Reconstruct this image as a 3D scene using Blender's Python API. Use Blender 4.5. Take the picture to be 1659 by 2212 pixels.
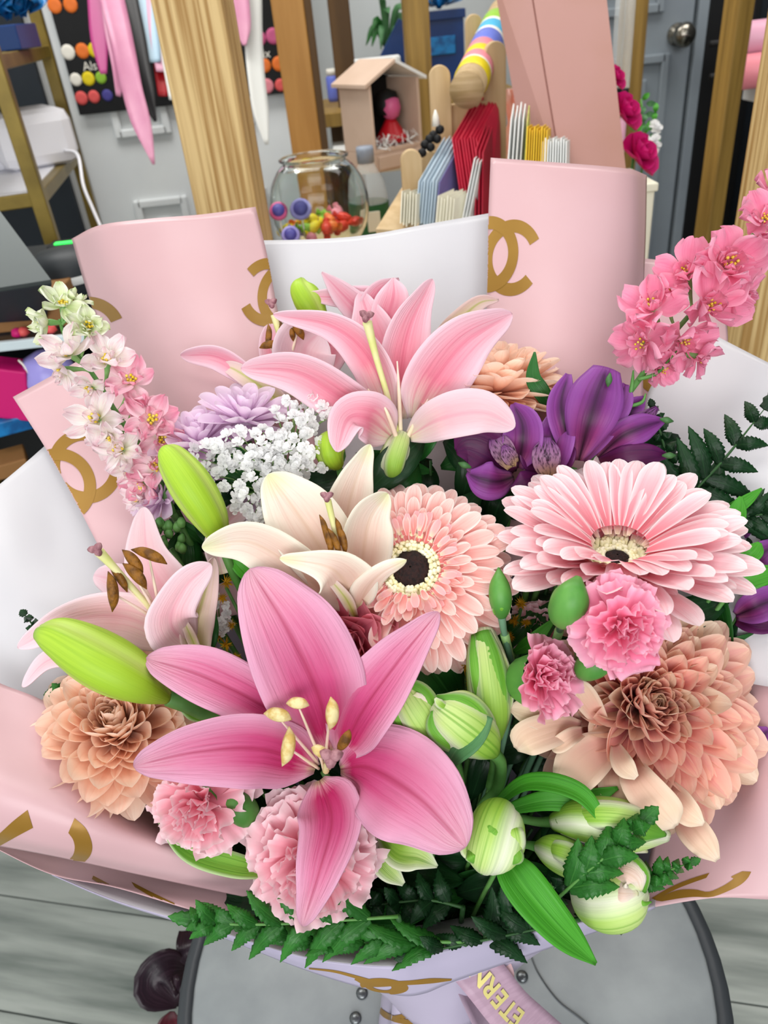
import bpy, math, random
import numpy as np
from mathutils import Vector, Matrix

for o in list(bpy.data.objects):
    bpy.data.objects.remove(o)
SC = bpy.context.scene
COL = SC.collection
random.seed(7)
RNG = np.random.RandomState(11)

# ------------------------------------------------------------------ camera
FPX = 1662.0                       # focal length in photo pixels (1659 x 2212)
PITCH, ROLL, CAM_H = math.radians(33.5), math.radians(6.2), 1.20
R0 = np.array([1.0, 0, 0])
FW = np.array([0, math.cos(PITCH), -math.sin(PITCH)])
D0 = np.array([0, -math.sin(PITCH), -math.cos(PITCH)])
RT = math.cos(ROLL) * R0 + math.sin(ROLL) * D0
DN = -math.sin(ROLL) * R0 + math.cos(ROLL) * D0
CAM = np.array([0, 0, CAM_H])
cd = bpy.data.cameras.new('camera')
cd.sensor_fit = 'VERTICAL'
cd.sensor_height = 36.0
cd.lens = 36.0 * FPX / 2212.0
cd.clip_start = 0.02
cd.dof.use_dof = True
cd.dof.focus_distance = 0.42
cd.dof.aperture_fstop = 13.0
cam = bpy.data.objects.new('camera', cd)
COL.objects.link(cam)
mw = Matrix.Identity(4)
for i in range(3):
    mw[i][0], mw[i][1], mw[i][2], mw[i][3] = RT[i], -DN[i], -FW[i], CAM[i]
cam.matrix_world = mw
SC.camera = cam

# ------------------------------------------------------------------ world, lights, exposure
w = bpy.data.worlds.new('world')
SC.world = w
w.use_nodes = True
w.node_tree.nodes['Background'].inputs[0].default_value = (0.93, 0.96, 1.0, 1)
w.node_tree.nodes['Background'].inputs[1].default_value = 0.5


def area(name, loc, sx, sy, power, col=(1, 0.98, 0.95), target=None):
    l = bpy.data.lights.new(name, 'AREA')
    l.shape = 'RECTANGLE'
    l.size, l.size_y, l.energy, l.color = sx, sy, power, col
    o = bpy.data.objects.new(name, l)
    o.location = loc
    if target is not None:
        o.rotation_euler = (Vector(target) - Vector(loc)).to_track_quat('-Z', 'Y').to_euler()
    COL.objects.link(o)
    return o


area('camera_fill_light', (-0.3, -2.2, 1.7), 2.4, 1.5, 52, (1, 1, 1), (0, .4, .95))  # unseen fill added behind the camera to brighten the flowers
area('ceiling_panel_light', (-0.15, 0.25, 2.55), 0.9, 0.6, 7)
area('ceiling_panel_light', (-0.5, 1.75, 2.6), 1.2, 0.6, 26)
area('ceiling_panel_light', (1.0, 1.5, 2.6), 1.2, 0.6, 16)
area('ceiling_panel_light', (-1.1, -0.7, 2.6), 1.2, 0.6, 9)
area('ceiling_panel_light', (1.0, -0.6, 2.6), 1.2, 0.6, 7)
SC.view_settings.view_transform = 'Standard'
SC.view_settings.look = 'None'
SC.view_settings.exposure = 0.12
SC.view_settings.gamma = 1.0
SC.view_settings.use_curve_mapping = False


# ------------------------------------------------------------------ geometry helpers
def P(px, py, d):
    """point seen at photo pixel (px, py), d metres along the optical axis"""
    return CAM + d * (FW + (px - 829.5) / FPX * RT + (py - 1106.0) / FPX * DN)


def PZ(px, py, z):
    v = FW + (px - 829.5) / FPX * RT + (py - 1106.0) / FPX * DN
    return CAM + v * ((z - CAM[2]) / v[2])


def PY(px, py, y):
    v = FW + (px - 829.5) / FPX * RT + (py - 1106.0) / FPX * DN
    return CAM + v * (y / v[1])


def unit(v):
    v = np.asarray(v, float)
    return v / (np.linalg.norm(v) + 1e-12)


def cr(pts, ts):
    """Catmull-Rom through pts (n,k) at ts in 0..1"""
    pts = np.asarray(pts, float)
    if pts.ndim == 1:
        pts = pts[:, None]
    n = len(pts)
    if n == 1:
        return np.repeat(pts, len(ts), 0)
    e = np.vstack([2 * pts[0] - pts[1], pts, 2 * pts[-1] - pts[-2]])
    x = np.clip(np.asarray(ts) * (n - 1), 0, n - 1 - 1e-9)
    i = x.astype(int)
    f = (x - i)[:, None]
    p0, p1, p2, p3 = e[i], e[i + 1], e[i + 2], e[i + 3]
    return 0.5 * (2 * p1 + (p2 - p0) * f + (2 * p0 - 5 * p1 + 4 * p2 - p3) * f ** 2 + (3 * p1 - p0 - 3 * p2 + p3) * f ** 3)


MATS = {}
WM = {}     # world matrices of things (children carry verts in the thing's space)


def T(name, label, cat, loc=(0, 0, 0), group=None, mat=None, kind=None):
    o = bpy.data.objects.new(name, None)
    o.empty_display_size = 0.02
    COL.objects.link(o)
    m = mat if mat is not None else Matrix.Translation(Vector([float(c) for c in loc]))
    o.matrix_world = m
    WM[o] = m.copy()
    if label:
        o['label'] = label
    if cat:
        o['category'] = cat
    if group:
        o['group'] = group
    if kind:
        o['kind'] = kind
    return o


def mesh(name, V, F, mat, uv=None, smooth=True):
    me = bpy.data.meshes.new(name)
    me.from_pydata([tuple(map(float, v)) for v in V], [], F)
    if uv is not None:
        l = me.uv_layers.new(name='UVMap')
        uv = np.asarray(uv, float)
        idx = np.empty(len(me.loops), int)
        me.loops.foreach_get('vertex_index', idx)
        l.data.foreach_set('uv', uv[idx].ravel())
    if smooth:
        me.polygons.foreach_set('use_smooth', [True] * len(me.polygons))
    if mat:
        me.materials.append(MATS[mat] if isinstance(mat, str) else mat)
    me.update()
    return me


def mk(name, V, F, mat, parent=None, uv=None, smooth=True, label=None, cat=None, group=None, kind=None, solid=0, bevel=0, loc=None):
    """mesh object from world-space vertices"""
    V = np.asarray(V, float)
    if parent is not None:
        m = WM[parent]
    else:
        c = np.array(loc if loc is not None else [V[:, 0].mean(), V[:, 1].mean(), V[:, 2].min()])
        m = Matrix.Translation(Vector(c.tolist()))
    inv = np.array(m.inverted())
    L = V @ inv[:3, :3].T + inv[:3, 3]
    o = bpy.data.objects.new(name, mesh(name, L, F, mat, uv, smooth))
    COL.objects.link(o)
    if parent is not None:
        o.parent = parent
    else:
        o.matrix_world = m
    WM[o] = m.copy()
    if label:
        o['label'] = label
    if cat:
        o['category'] = cat
    if group:
        o['group'] = group
    if kind:
        o['kind'] = kind
    if solid:
        s = o.modifiers.new('thickness', 'SOLIDIFY')
        s.thickness = solid
        s.offset = -1
    if bevel:
        b = o.modifiers.new('bevel', 'BEVEL')
        b.width = bevel
        b.segments = 2
        b.limit_method = 'ANGLE'
    return o


def inst(name, me, parent, m):
    """a part that shares mesh data, m is relative to the thing"""
    o = bpy.data.objects.new(name, me)
    COL.objects.link(o)
    o.parent = parent
    o.matrix_local = m
    WM[o] = WM[parent] @ m
    return o


def gridF(nu, nv, wrap=False):
    F = []
    for i in range(nu - 1):
        for j in range(nv if wrap else nv - 1):
            k = (j + 1) % nv
            F.append((i * nv + j, i * nv + k, (i + 1) * nv + k, (i + 1) * nv + j))
    return F


def ribbon_grid(C, Wd, nu, nv, normal=None, tip=0, cup=.25, roll=0.0, ruf=0, rk=3, ph=0.0, rib=0.0, ser=None, twistref=None):
    """leaf / petal surface: centre line C (n,3), half widths Wd list (m)"""
    ts = np.linspace(0, 1, nu)
    if tip:
        ts = 1 - (1 - ts) ** 1.35
    c = cr(C, ts)
    tg = np.gradient(c, axis=0)
    tg /= np.linalg.norm(tg, axis=1)[:, None] + 1e-12
    wd = np.maximum(cr(Wd, ts)[:, 0], 0.00025)
    if tip:
        wd = np.maximum(wd * np.where(ts > 1 - tip, np.sqrt(np.clip(1 - ((ts - 1 + tip) / tip) ** 2, 0, 1)), 1), .00025)
    rl = np.radians(cr(roll if isinstance(roll, (list, tuple)) else [roll, roll], ts)[:, 0])
    vs = np.linspace(-1, 1, nv)
    V = []
    UV = []
    for i in range(nu):
        t = tg[i]
        nh = unit(CAM - c[i]) if normal is None else np.asarray(normal, float)
        n = nh - nh.dot(t) * t
        n = unit(n)
        s = np.cross(t, n)
        ca, sa = math.cos(rl[i]), math.sin(rl[i])
        s2 = s * ca + n * sa
        n2 = n * ca - s * sa
        wdi = wd[i]
        if ser:
            fr = (ts[i] * ser[0]) % 1.0
            wdi = wdi * (1 - ser[1] * fr)
        for v in vs:
            off = cup * wd[i] * (v * v) - rib * wd[i] * math.exp(-(v / .16) ** 2)
            if ruf:
                off += ruf * wd[i] * abs(v) ** 2 * math.sin(rk * 6.283 * ts[i] + ph + (1.3 if v > 0 else 0))
            sh = ser[1] * wdi * 0.55 * abs(v) if ser else 0.0
            V.append(c[i] + s2 * wdi * v + n2 * off + t * sh)
            UV.append(((v + 1) / 2, ts[i]))
    return np.array(V), gridF(nu, nv), np.array(UV)


def petal3(parent, name, mat, C, Wd, nu=20, nv=9, thick=.0005, label=None, cat=None, **k):
    V, F, UV = ribbon_grid(np.asarray(C, float), Wd, nu, nv, **k)
    return mk(name, V, F, mat, parent, uv=UV, solid=thick, label=label, cat=cat)


def petal(parent, name, mat, pts, wid, **k):
    """pts: (photo px, px, depth), wid: widths in photo pixels"""
    C = np.array([P(*p) for p in pts])
    dm = np.mean([p[2] for p in pts])
    return petal3(parent, name, mat, C, [x * dm / FPX / 2 for x in wid], **k)


def tube(parent, name, mat, C, rad, ns=8, nu=None, lobes=0, lob=.12, closed=True, **k):
    C = np.asarray(C, float)
    nu = nu or max(6, 5 * len(C))
    ts = np.linspace(0, 1, nu)
    c = cr(C, ts)
    r = np.maximum(cr(rad, ts)[:, 0], 1e-4)
    tg = np.gradient(c, axis=0)
    tg /= np.linalg.norm(tg, axis=1)[:, None] + 1e-12
    ref = np.array([0.31, 0.2, 0.93])
    if abs(ref.dot(tg[0])) > .9:
        ref = np.array([1.0, 0.1, 0])
    s = unit(np.cross(tg[0], ref))
    V, UV = [], []
    for i in range(nu):
        s = unit(s - s.dot(tg[i]) * tg[i])
        b = np.cross(tg[i], s)
        for j in range(ns):
            a = 2 * math.pi * j / ns
            q = r[i] * ((1 - lob + lob * 1.5 * abs(math.sin(lobes * a / 2)) ** .6) if lobes else 1)
            V.append(c[i] + q * (s * math.cos(a) + b * math.sin(a)))
            UV.append((.5 * (1 - abs(2 * ((j / ns * max(lobes, 1)) % 1.0) - 1)), ts[i]))
    F = gridF(nu, ns, True)
    if closed:
        F.append(tuple(range(ns - 1, -1, -1)))
        F.append(tuple((nu - 1) * ns + j for j in range(ns)))
    return mk(name, V, F, mat, parent, uv=UV, **k)


def px_tube(parent, name, mat, pts, wid, **k):
    C = [P(*p) for p in pts]
    dm = np.mean([p[2] for p in pts])
    return tube(parent, name, mat, C, [x * dm / FPX / 2 for x in wid], **k)


def boxV(c, s, rz=0.0, ry=0.0, rx=0.0):
    V = np.array([[x, y, z] for x in (-.5, .5) for y in (-.5, .5) for z in (-.5, .5)]) * np.array(s)
    m = np.array(Matrix.Rotation(rz, 3, 'Z') @ Matrix.Rotation(ry, 3, 'Y') @ Matrix.Rotation(rx, 3, 'X'))
    return V @ m.T + np.array(c)


BF = [(0, 1, 3, 2), (4, 6, 7, 5), (0, 4, 5, 1), (2, 3, 7, 6), (0, 2, 6, 4), (1, 5, 7, 3)]


def box(name, mat, c, s, parent=None, rz=0.0, ry=0.0, rx=0.0, bevel=.002, **k):
    return mk(name, boxV(c, s, rz, ry, rx), BF, mat, parent, smooth=False, bevel=bevel, **k)


def lathe(name, mat, prof, base, parent=None, ns=24, axis=(0, 0, 1), caps=True, **k):
    """prof: list of (r, h) from base along axis"""
    a = unit(axis)
    ref = np.array([1.0, 0, 0]) if abs(a[0]) < .8 else np.array([0, 1.0, 0])
    s = unit(ref - ref.dot(a) * a)
    b = np.cross(a, s)
    V, UV = [], []
    for i, (r, h) in enumerate(prof):
        for j in range(ns):
            t = 2 * math.pi * j / ns
            V.append(np.asarray(base) + a * h + max(r, 1e-4) * (s * math.cos(t) + b * math.sin(t)))
            UV.append((j / ns, i / (len(prof) - 1)))
    F = gridF(len(prof), ns, True)
    if caps:
        F.append(tuple(range(ns - 1, -1, -1)))
        F.append(tuple((len(prof) - 1) * ns + j for j in range(ns)))
    return mk(name, V, F, mat, parent, uv=UV, **k)


# ------------------------------------------------------------------ materials
def lin(h):
    h = h.lstrip('#')
    c = [int(h[i:i + 2], 16) / 255 for i in (0, 2, 4)]
    return tuple(x / 12.92 if x <= .04045 else ((x + .055) / 1.055) ** 2.4 for x in c) + (1,)


def newmat(name):
    m = bpy.data.materials.new(name)
    m.use_nodes = True
    nt = m.node_tree
    nt.nodes.clear()
    MATS[name] = m
    return m, nt, nt.nodes.new, nt.links.new


def ramp(N, stops, interp='LINEAR'):
    r = N('ShaderNodeValToRGB')
    r.color_ramp.interpolation = interp
    e = r.color_ramp.elements
    while len(e) < len(stops):
        e.new(.5)
    for k, (p, h) in enumerate(stops):
        e[k].position = p
        e[k].color = lin(h) if isinstance(h, str) else (h, h, h, 1)
    return r


def petal_mat(name, stops, edge=None, vein=None, trans=.22, rough=.55, vscale=(26, 2.2), midrib=None, bump=.25, var=.06, band=None):
    """colour along the petal (stops), towards the margin (edge), veins along it, optional midrib"""
    m, nt, N, L = newmat(name)
    uv = N('ShaderNodeUVMap')
    sp = N('ShaderNodeSeparateXYZ')
    L(uv.outputs[0], sp.inputs[0])
    mp = N('ShaderNodeMapping')
    mp.inputs['Scale'].default_value = (vscale[0], vscale[1], 1)
    L(uv.outputs[0], mp.inputs[0])
    oi = N('ShaderNodeObjectInfo')
    ad = N('ShaderNodeVectorMath')
    L(mp.outputs[0], ad.inputs[0])
    cx = N('ShaderNodeCombineXYZ')
    mu = N('ShaderNodeMath')
    mu.operation = 'MULTIPLY'
    mu.inputs[1].default_value = 37.0
    L(oi.outputs['Random'], mu.inputs[0])
    L(mu.outputs[0], cx.inputs[2])
    L(cx.outputs[0], ad.inputs[1])
    nz = N('ShaderNodeTexNoise')
    nz.inputs['Scale'].default_value = 1.0
    nz.inputs['Detail'].default_value = 3
    L(ad.outputs[0], nz.inputs['Vector'])
    # along
    sh = N('ShaderNodeMath')
    sh.operation = 'MULTIPLY_ADD'
    sh.inputs[1].default_value = .12
    L(nz.outputs[0], sh.inputs[0])
    of = N('ShaderNodeMath')
    of.operation = 'SUBTRACT'
    of.inputs[1].default_value = .06
    L(sp.outputs[1], of.inputs[0])
    L(of.outputs[0], sh.inputs[2])
    r = ramp(N, stops)
    L(sh.outputs[0], r.inputs[0])
    col = r.outputs[0]
    # |u|
    a = N('ShaderNodeMath')
    a.operation = 'MULTIPLY_ADD'
    a.inputs[1].default_value = 2
    a.inputs[2].default_value = -1
    L(sp.outputs[0], a.inputs[0])
    ab = N('ShaderNodeMath')
    ab.operation = 'ABSOLUTE'
    L(a.outputs[0], ab.inputs[0])

    def mix(fac_socket, colhex):
        nonlocal col
        x = N('ShaderNodeMix')
        x.data_type = 'RGBA'
        L(fac_socket, x.inputs[0])
        L(col, x.inputs[6])
        x.inputs[7].default_value = lin(colhex)
        col = x.outputs[2]

    if vein:
        vr = ramp(N, [(.47, 0.0), (.68, vein[1])])
        L(nz.outputs[0], vr.inputs[0])
        mix(vr.outputs[0], vein[0])
    if edge:
        er = ramp(N, [(edge[2] if len(edge) > 2 else .45, 0.0), (1.0, edge[1])])
        L(ab.outputs[0], er.inputs[0])
        mix(er.outputs[0], edge[0])
    if midrib:
        rr = ramp(N, [(0.0, midrib[1]), (midrib[2] if len(midrib) > 2 else .1, 0.0)])
        L(ab.outputs[0], rr.inputs[0])
        fd = ramp(N, [(.0, 1.0), (midrib[3] if len(midrib) > 3 else .9, .7), (1.0, 0.0)])
        L(sp.outputs[1], fd.inputs[0])
        mm = N('ShaderNodeMath')
        mm.operation = 'MULTIPLY'
        L(rr.outputs[0], mm.inputs[0])
        L(fd.outputs[0], mm.inputs[1])
        mix(mm.outputs[0], midrib[0])
    hv = N('ShaderNodeHueSaturation')
    mv = N('ShaderNodeMapRange')
    mv.inputs['To Min'].default_value = 1 - var
    mv.inputs['To Max'].default_value = 1 + var
    L(oi.outputs['Random'], mv.inputs[0])
    L(mv.outputs[0], hv.inputs['Value'])
    L(col, hv.inputs['Color'])
    b = N('ShaderNodeBsdfPrincipled')
    b.inputs['Roughness'].default_value = rough
    b.inputs['Specular IOR Level'].default_value = .25
    L(hv.outputs[0], b.inputs['Base Color'])
    bp = N('ShaderNodeBump')
    bp.inputs['Strength'].default_value = bump
    bp.inputs['Distance'].default_value = .0015
    L(nz.outputs[0], bp.inputs['Height'])
    L(bp.outputs[0], b.inputs['Normal'])
    tr = N('ShaderNodeBsdfTranslucent')
    L(hv.outputs[0], tr.inputs[0])
    ms = N('ShaderNodeMixShader')
    ms.inputs[0].default_value = trans
    L(b.outputs[0], ms.inputs[1])
    L(tr.outputs[0], ms.inputs[2])
    o = N('ShaderNodeOutputMaterial')
    L(ms.outputs[0], o.inputs[0])
    return m


def mat(name, col, rough=.5, metal=0, col2=None, scale=20, stretch=(1, 1, 1), bump=0, spec=.4, trans=0, ior=1.45, mixr=(.4, .6), detail=4, alpha=1, emit=0):
    m, nt, N, L = newmat(name)
    b = N('ShaderNodeBsdfPrincipled')
    b.inputs['Roughness'].default_value = rough
    b.inputs['Metallic'].default_value = metal
    b.inputs['Specular IOR Level'].default_value = spec
    b.inputs['Transmission Weight'].default_value = trans
    b.inputs['IOR'].default_value = ior
    b.inputs['Alpha'].default_value = alpha
    b.inputs['Base Color'].default_value = lin(col)
    if emit:
        b.inputs['Emission Color'].default_value = lin(col)
        b.inputs['Emission Strength'].default_value = emit
    tc = N('ShaderNodeTexCoord')
    mp = N('ShaderNodeMapping')
    mp.inputs['Scale'].default_value = stretch
    L(tc.outputs['Object'], mp.inputs[0])
    nz = N('ShaderNodeTexNoise')
    nz.inputs['Scale'].default_value = scale
    nz.inputs['Detail'].default_value = detail
    L(mp.outputs[0], nz.inputs['Vector'])
    if col2:
        r = ramp(N, [(mixr[0], col), (mixr[1], col2)])
        L(nz.outputs[0], r.inputs[0])
        L(r.outputs[0], b.inputs['Base Color'])
    if bump:
        bp = N('ShaderNodeBump')
        bp.inputs['Strength'].default_value = bump
        bp.inputs['Distance'].default_value = .003
        L(nz.outputs[0], bp.inputs['Height'])
        L(bp.outputs[0], b.inputs['Normal'])
    o = N('ShaderNodeOutputMaterial')
    L(b.outputs[0], o.inputs[0])
    return m


# paper: pink printed paper, white side
mat('pink_paper', '#cba7ac', .34, col2='#c8a2a6', scale=6, spec=.45)
mat('white_paper', '#c9c8cc', .34, col2='#c4c3c8', scale=6, spec=.45)
mat('white_paper_shaded', '#aea7be', .35, col2='#a8a1b8', scale=6, spec=.45)  # white paper with its lavender shade put into the colour
mat('gold_print', '#8f6a26', .32, .2, col2='#98732c', scale=15)
# lilies
petal_mat('lily_deep', [(0, '#efe0b4'), (.06, '#e08aa4'), (.13, '#c42a68'), (.40, '#d4548a'), (.72, '#e288ac'), (1, '#edb8ca')],
          edge=('#ebb4d0', .85, .35), vein=('#c93a74', .45), midrib=('#b02c58', .85, .1), bump=.7)
petal_mat('lily_pink', [(0, '#f6eed2'), (.14, '#f4d6d0'), (.34, '#ec8fa4'), (.65, '#efa9ba'), (1, '#f0c8d4')],
          edge=('#f5d9e4', .9, .35), vein=('#e8839c', .5), midrib=('#e06c8a', .65, .16), bump=.4)
petal_mat('lily_pale', [(0, '#f1ecc4'), (.14, '#f5dcd8'), (.4, '#f3bfc8'), (.75, '#f4cfd6'), (1, '#f4dae2')],
          edge=('#f5e0e8', .85, .35), vein=('#eeb0bd', .35), midrib=('#ee9fb2', .5, .14))
petal_mat('lily_cream', [(0, '#d4d88c'), (.18, '#e6c4b0'), (.5, '#eed2c2'), (.8, '#f4e6d8'), (1, '#e6edb8')],
          edge=('#faf6e6', .9, .4), vein=('#e6bcac', .4), midrib=('#dcb898', .5, .12))
petal_mat('lily_back', [(0, '#c3cf5e'), (.25, '#dfd79a'), (.6, '#efd9c9'), (1, '#f0d5d6')],
          edge=('#f2d6d8', .8, .3), vein=('#e2cf9a', .4), midrib=('#b5c24a', .9, .22))
mat('stamen_pale', '#efe2c0', .5, col2='#f1d6c8', scale=60)
mat('style_green', '#d9dd8a', .45, col2='#e6e2a8', scale=60)
mat('stigma_mauve', '#8a5a63', .6, col2='#a87a80', scale=300, bump=.4)
mat('anther_brown', '#8a5a16', .6, col2='#5e3a0e', scale=220, bump=.6, mixr=(.45, .65))
mat('anther_cream', '#ded09a', .55, col2='#c4a55c', scale=200, bump=.3)
# greens
petal_mat('bud_green', [(0, '#8fae2c'), (.4, '#a6cc36'), (.8, '#b2d545'), (1, '#9cc244')], edge=('#cfe27c', .65, .55), vein=('#86b32c', .5), vscale=(16, 1.5), trans=.12, rough=.42, var=.04)
petal_mat('bud_pale', [(0, '#7fae3c'), (.35, '#9cc84c'), (.75, '#c9df8c'), (1, '#e9efce')], edge=('#f1f3dc', .9, .45), vein=('#6fa82e', .7), vscale=(22, .9), trans=.15, rough=.45)
petal_mat('bud_leaf', [(0, '#8fbf4b'), (.5, '#74b03a'), (1, '#5d9c34')], edge=('#dcebc0', .6, .7), vein=('#4c8c26', .55), vscale=(18, 1.0), trans=.15, rough=.45)
petal_mat('leaf_bright', [(0, '#3d8a24'), (.5, '#4aa02c'), (1, '#55ab38')], vein=('#2f7a1c', .6), vscale=(20, 1.0), midrib=('#66b548', .5, .08), trans=.2, rough=.38)
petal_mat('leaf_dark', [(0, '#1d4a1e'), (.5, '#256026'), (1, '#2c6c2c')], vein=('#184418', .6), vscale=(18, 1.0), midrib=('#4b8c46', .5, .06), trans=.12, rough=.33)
petal_mat('leaf_grey', [(0, '#48784a'), (.5, '#548656'), (1, '#5d9060')], vein=('#3f6f44', .5), vscale=(18, 1.0), midrib=('#7da878', .5, .06), trans=.12, rough=.4)
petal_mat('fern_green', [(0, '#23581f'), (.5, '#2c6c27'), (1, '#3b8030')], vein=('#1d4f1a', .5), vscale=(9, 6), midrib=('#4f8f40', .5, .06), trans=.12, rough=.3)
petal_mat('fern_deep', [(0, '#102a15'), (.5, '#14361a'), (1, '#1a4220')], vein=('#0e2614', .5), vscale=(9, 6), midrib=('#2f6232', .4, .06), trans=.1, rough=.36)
mat('stem_green', '#41762f', .5, col2='#5c8f48', scale=40)
mat('stem_grey', '#557f62', .5, col2='#6d9678', scale=40)
mat('stem_dark', '#244a22', .5, col2='#315a2c', scale=40)
mat('calyx_green', '#5f9a44', .42, col2='#4a8738', scale=60, stretch=(1, 1, .3))
mat('calyx_pale', '#8db873', .45, col2='#6ea25a', scale=60)
# gerberas
petal_mat('gerbera_petal', [(0, '#f3808f'), (.3, '#f9a2ae'), (.7, '#fcc8d0'), (1, '#fff0f2')], edge=('#fff0f2', .95, .55), vein=('#f39aa4', .45), vscale=(9, .8), var=.05, bump=.35, trans=.25)
petal_mat('gerbera_warm', [(0, '#f48e8c'), (.3, '#f9a8a2'), (.7, '#fcc2ba'), (1, '#fee2da')], edge=('#fff0ea', .95, .6), vein=('#f19a94', .45), vscale=(9, .8), var=.05, bump=.35, trans=.25)
petal_mat('gerbera_floret', [(0, '#f6e6c4'), (.35, '#f6bcb8'), (1, '#f9b6ba')], edge=('#fcdcdc', .7, .5), var=.06)
mat('gerbera_cream', '#fdf8da', .6, col2='#f8f0c0', scale=200)
mat('gerbera_eye', '#170b0c', .75, col2='#2c1512', scale=500, bump=.6)
# chrysanthemums
petal_mat('mum_peach', [(0, '#f6a88c'), (.4, '#fecbb0'), (.8, '#ffdcc4'), (1, '#ffe8d6')], edge=('#ffead8', .7, .5), vein=('#f8bea4', .4), vscale=(8, .8), var=.06, trans=.35)
petal_mat('mum_dusty', [(0, '#cc5c7c'), (.35, '#ee9aa4'), (.75, '#f8bcb0'), (1, '#fedcc4')], edge=('#ffe2d0', .75, .5), vein=('#e8949c', .45), vscale=(8, .8), var=.1, trans=.35)
petal_mat('mum_cream', [(0, '#d89a94'), (.35, '#eec4ae'), (.75, '#f5dcc0'), (1, '#f7e6d2')], edge=('#f0dcc4', .7, .5), vein=('#dcb094', .45), vscale=(8, .8), var=.06)
petal_mat('mum_lilac', [(0, '#e6c2e4'), (.5, '#f0d6ee'), (1, '#f6e6f5')], edge=('#f8ecf8', .7, .5), vein=('#e6c6e6', .4), vscale=(8, .8), var=.07, trans=.4)
# carnations, rose
petal_mat('carnation_pink', [(0, '#f0709a'), (.5, '#f98cb0'), (.85, '#fba9c6'), (1, '#fcc6d8')], edge=('#fcc4d8', .4, .6), vein=('#f286a8', .3), vscale=(20, 1.2), var=.04, trans=.3, bump=.05)
petal_mat('carnation_light', [(0, '#f2809c'), (.5, '#f9a0b4'), (.85, '#fcc4d0'), (1, '#fde4e9')], edge=('#fce0e6', .5, .6), vein=('#f49eb0', .3), vscale=(20, 1.2), var=.04, trans=.3, bump=.05)
petal_mat('rose_pink', [(0, '#c83e66'), (.5, '#dd6b84'), (1, '#eb95a2')], edge=('#f0a5ae', .5, .6), vein=('#d45674', .3), var=.06)
# larkspur
petal_mat('larkspur_white', [(0, '#d4e4a0'), (.3, '#f8f8ea'), (.7, '#fcf2f2'), (1, '#f8dce4')], edge=('#fefafa', .7, .4), vein=('#f4bccd', .5), var=.04, trans=.45)
petal_mat('larkspur_blush', [(0, '#eef0d0'), (.3, '#fbe6ea'), (.7, '#f6b4c8'), (1, '#f4a4be')], edge=('#fbdce4', .6, .4), vein=('#ee9ab4', .5), var=.05, trans=.4)
petal_mat('larkspur_green', [(0, '#b7d37c'), (.4, '#dce9b4'), (.8, '#eef0da'), (1, '#cfe0a0')], edge=('#f2f4e4', .7, .4), vein=('#bcd68c', .5), var=.06)
petal_mat('larkspur_pink', [(0, '#f6d2d6'), (.2, '#f294b2'), (.6, '#f490b2'), (1, '#f6a8c4')], edge=('#f8bcd0', .6, .5), vein=('#ec78a2', .5), var=.07, trans=.35)
mat('pollen_yellow', '#d7b922', .6, col2='#e6d060', scale=300)
# alstroemeria
petal_mat('alstro_purple', [(0, '#b0628a'), (.25, '#86346e'), (.6, '#7c3080'), (1, '#8a4494')], edge=('#9a58aa', .8, .4), vein=('#5c1650', .5), vscale=(14, 1.0), midrib=('#1a0a18', 1.0, .42), trans=.18, rough=.4)
petal_mat('alstro_dark', [(0, '#621e40'), (.3, '#4c123e'), (1, '#54184c')], edge=('#64245e', .7, .4), vein=('#3a0f3e', .6), vscale=(14, 1.0), trans=.12, rough=.4)
petal_mat('alstro_stripe', [(0, '#c9a877'), (.4, '#a07890'), (1, '#7d3c86')], vein=('#2a0d24', 1.0), vscale=(14, 7), trans=.15, rough=.45)
mat('alstro_tip', '#3f6a3a', .5)
# fillers
petal_mat('breath_white', [(0, '#ffffff'), (1, '#fbfbf8')], trans=.4, var=.02, bump=0)
mat('breath_green', '#7fa260', .6)
mat('goldenrod', '#d8a60f', .7, col2='#b98a0a', scale=300, bump=.5)
mat('succulent', '#3f6b34', .5, col2='#5a8744', scale=80)
petal_mat('burgundy_leaf', [(0, '#2a1a20'), (.5, '#231a22'), (1, '#2c1c24')], vein=('#3c2a34', .5), rough=.25, trans=.05)
petal_mat('crimson_leaf', [(0, '#5a1220'), (.5, '#4a101c'), (1, '#3a1018')], vein=('#6a2030', .5), rough=.25, trans=.05)
from mathutils.bvhtree import BVHTree
from mathutils import geometry

# ------------------------------------------------------------------ floor (grey wood-look planks)
mat('floor_plank', '#a8aea8', .45, col2='#656e69', scale=8, stretch=(.3, 3.0, 1), mixr=(.38, .66), bump=.15, detail=8)
mat('floor_joint', '#4a514f', .8)
FA = math.radians(-14.0)
fx, fy = np.array([math.cos(FA), math.sin(FA), 0]), np.array([-math.sin(FA), math.cos(FA), 0])
FO = np.array([-0.7177, 0.7708, 0.0])
floor = mk('floor', [(-3, -1.2, -.004), (3, -1.2, -.004), (3, 3.2, -.004), (-3, 3.2, -.004), (-3, -1.2, -.05), (3, -1.2, -.05), (3, 3.2, -.05), (-3, 3.2, -.05)],
           [(0, 1, 2, 3), (7, 6, 5, 4), (0, 4, 5, 1), (2, 6, 7, 3), (1, 5, 6, 2), (0, 3, 7, 4)], 'floor_joint', smooth=False, kind='structure', loc=(0, 0, 0))
PW, PL = 0.165, 1.22
mfl = mesh('plank', boxV((0, 0, 0), (PL - .003, PW - .003, .006)), BF, 'floor_plank', smooth=False)
for r in range(-11, 14):
    offx = ((r * 0.37) % 1.0) * PL
    for c in range(-3, 4):
        ctr = FO + fx * (c * PL + offx + .25) + fy * ((r + .5) * PW)
        if abs(ctr[0]) < 2.3 and -.55 < ctr[1] < 2.6:
            inst('plank', mfl, floor, Matrix.Translation(Vector((ctr[0], ctr[1], -.003))) @ Matrix.Rotation(FA, 4, 'Z'))

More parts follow.
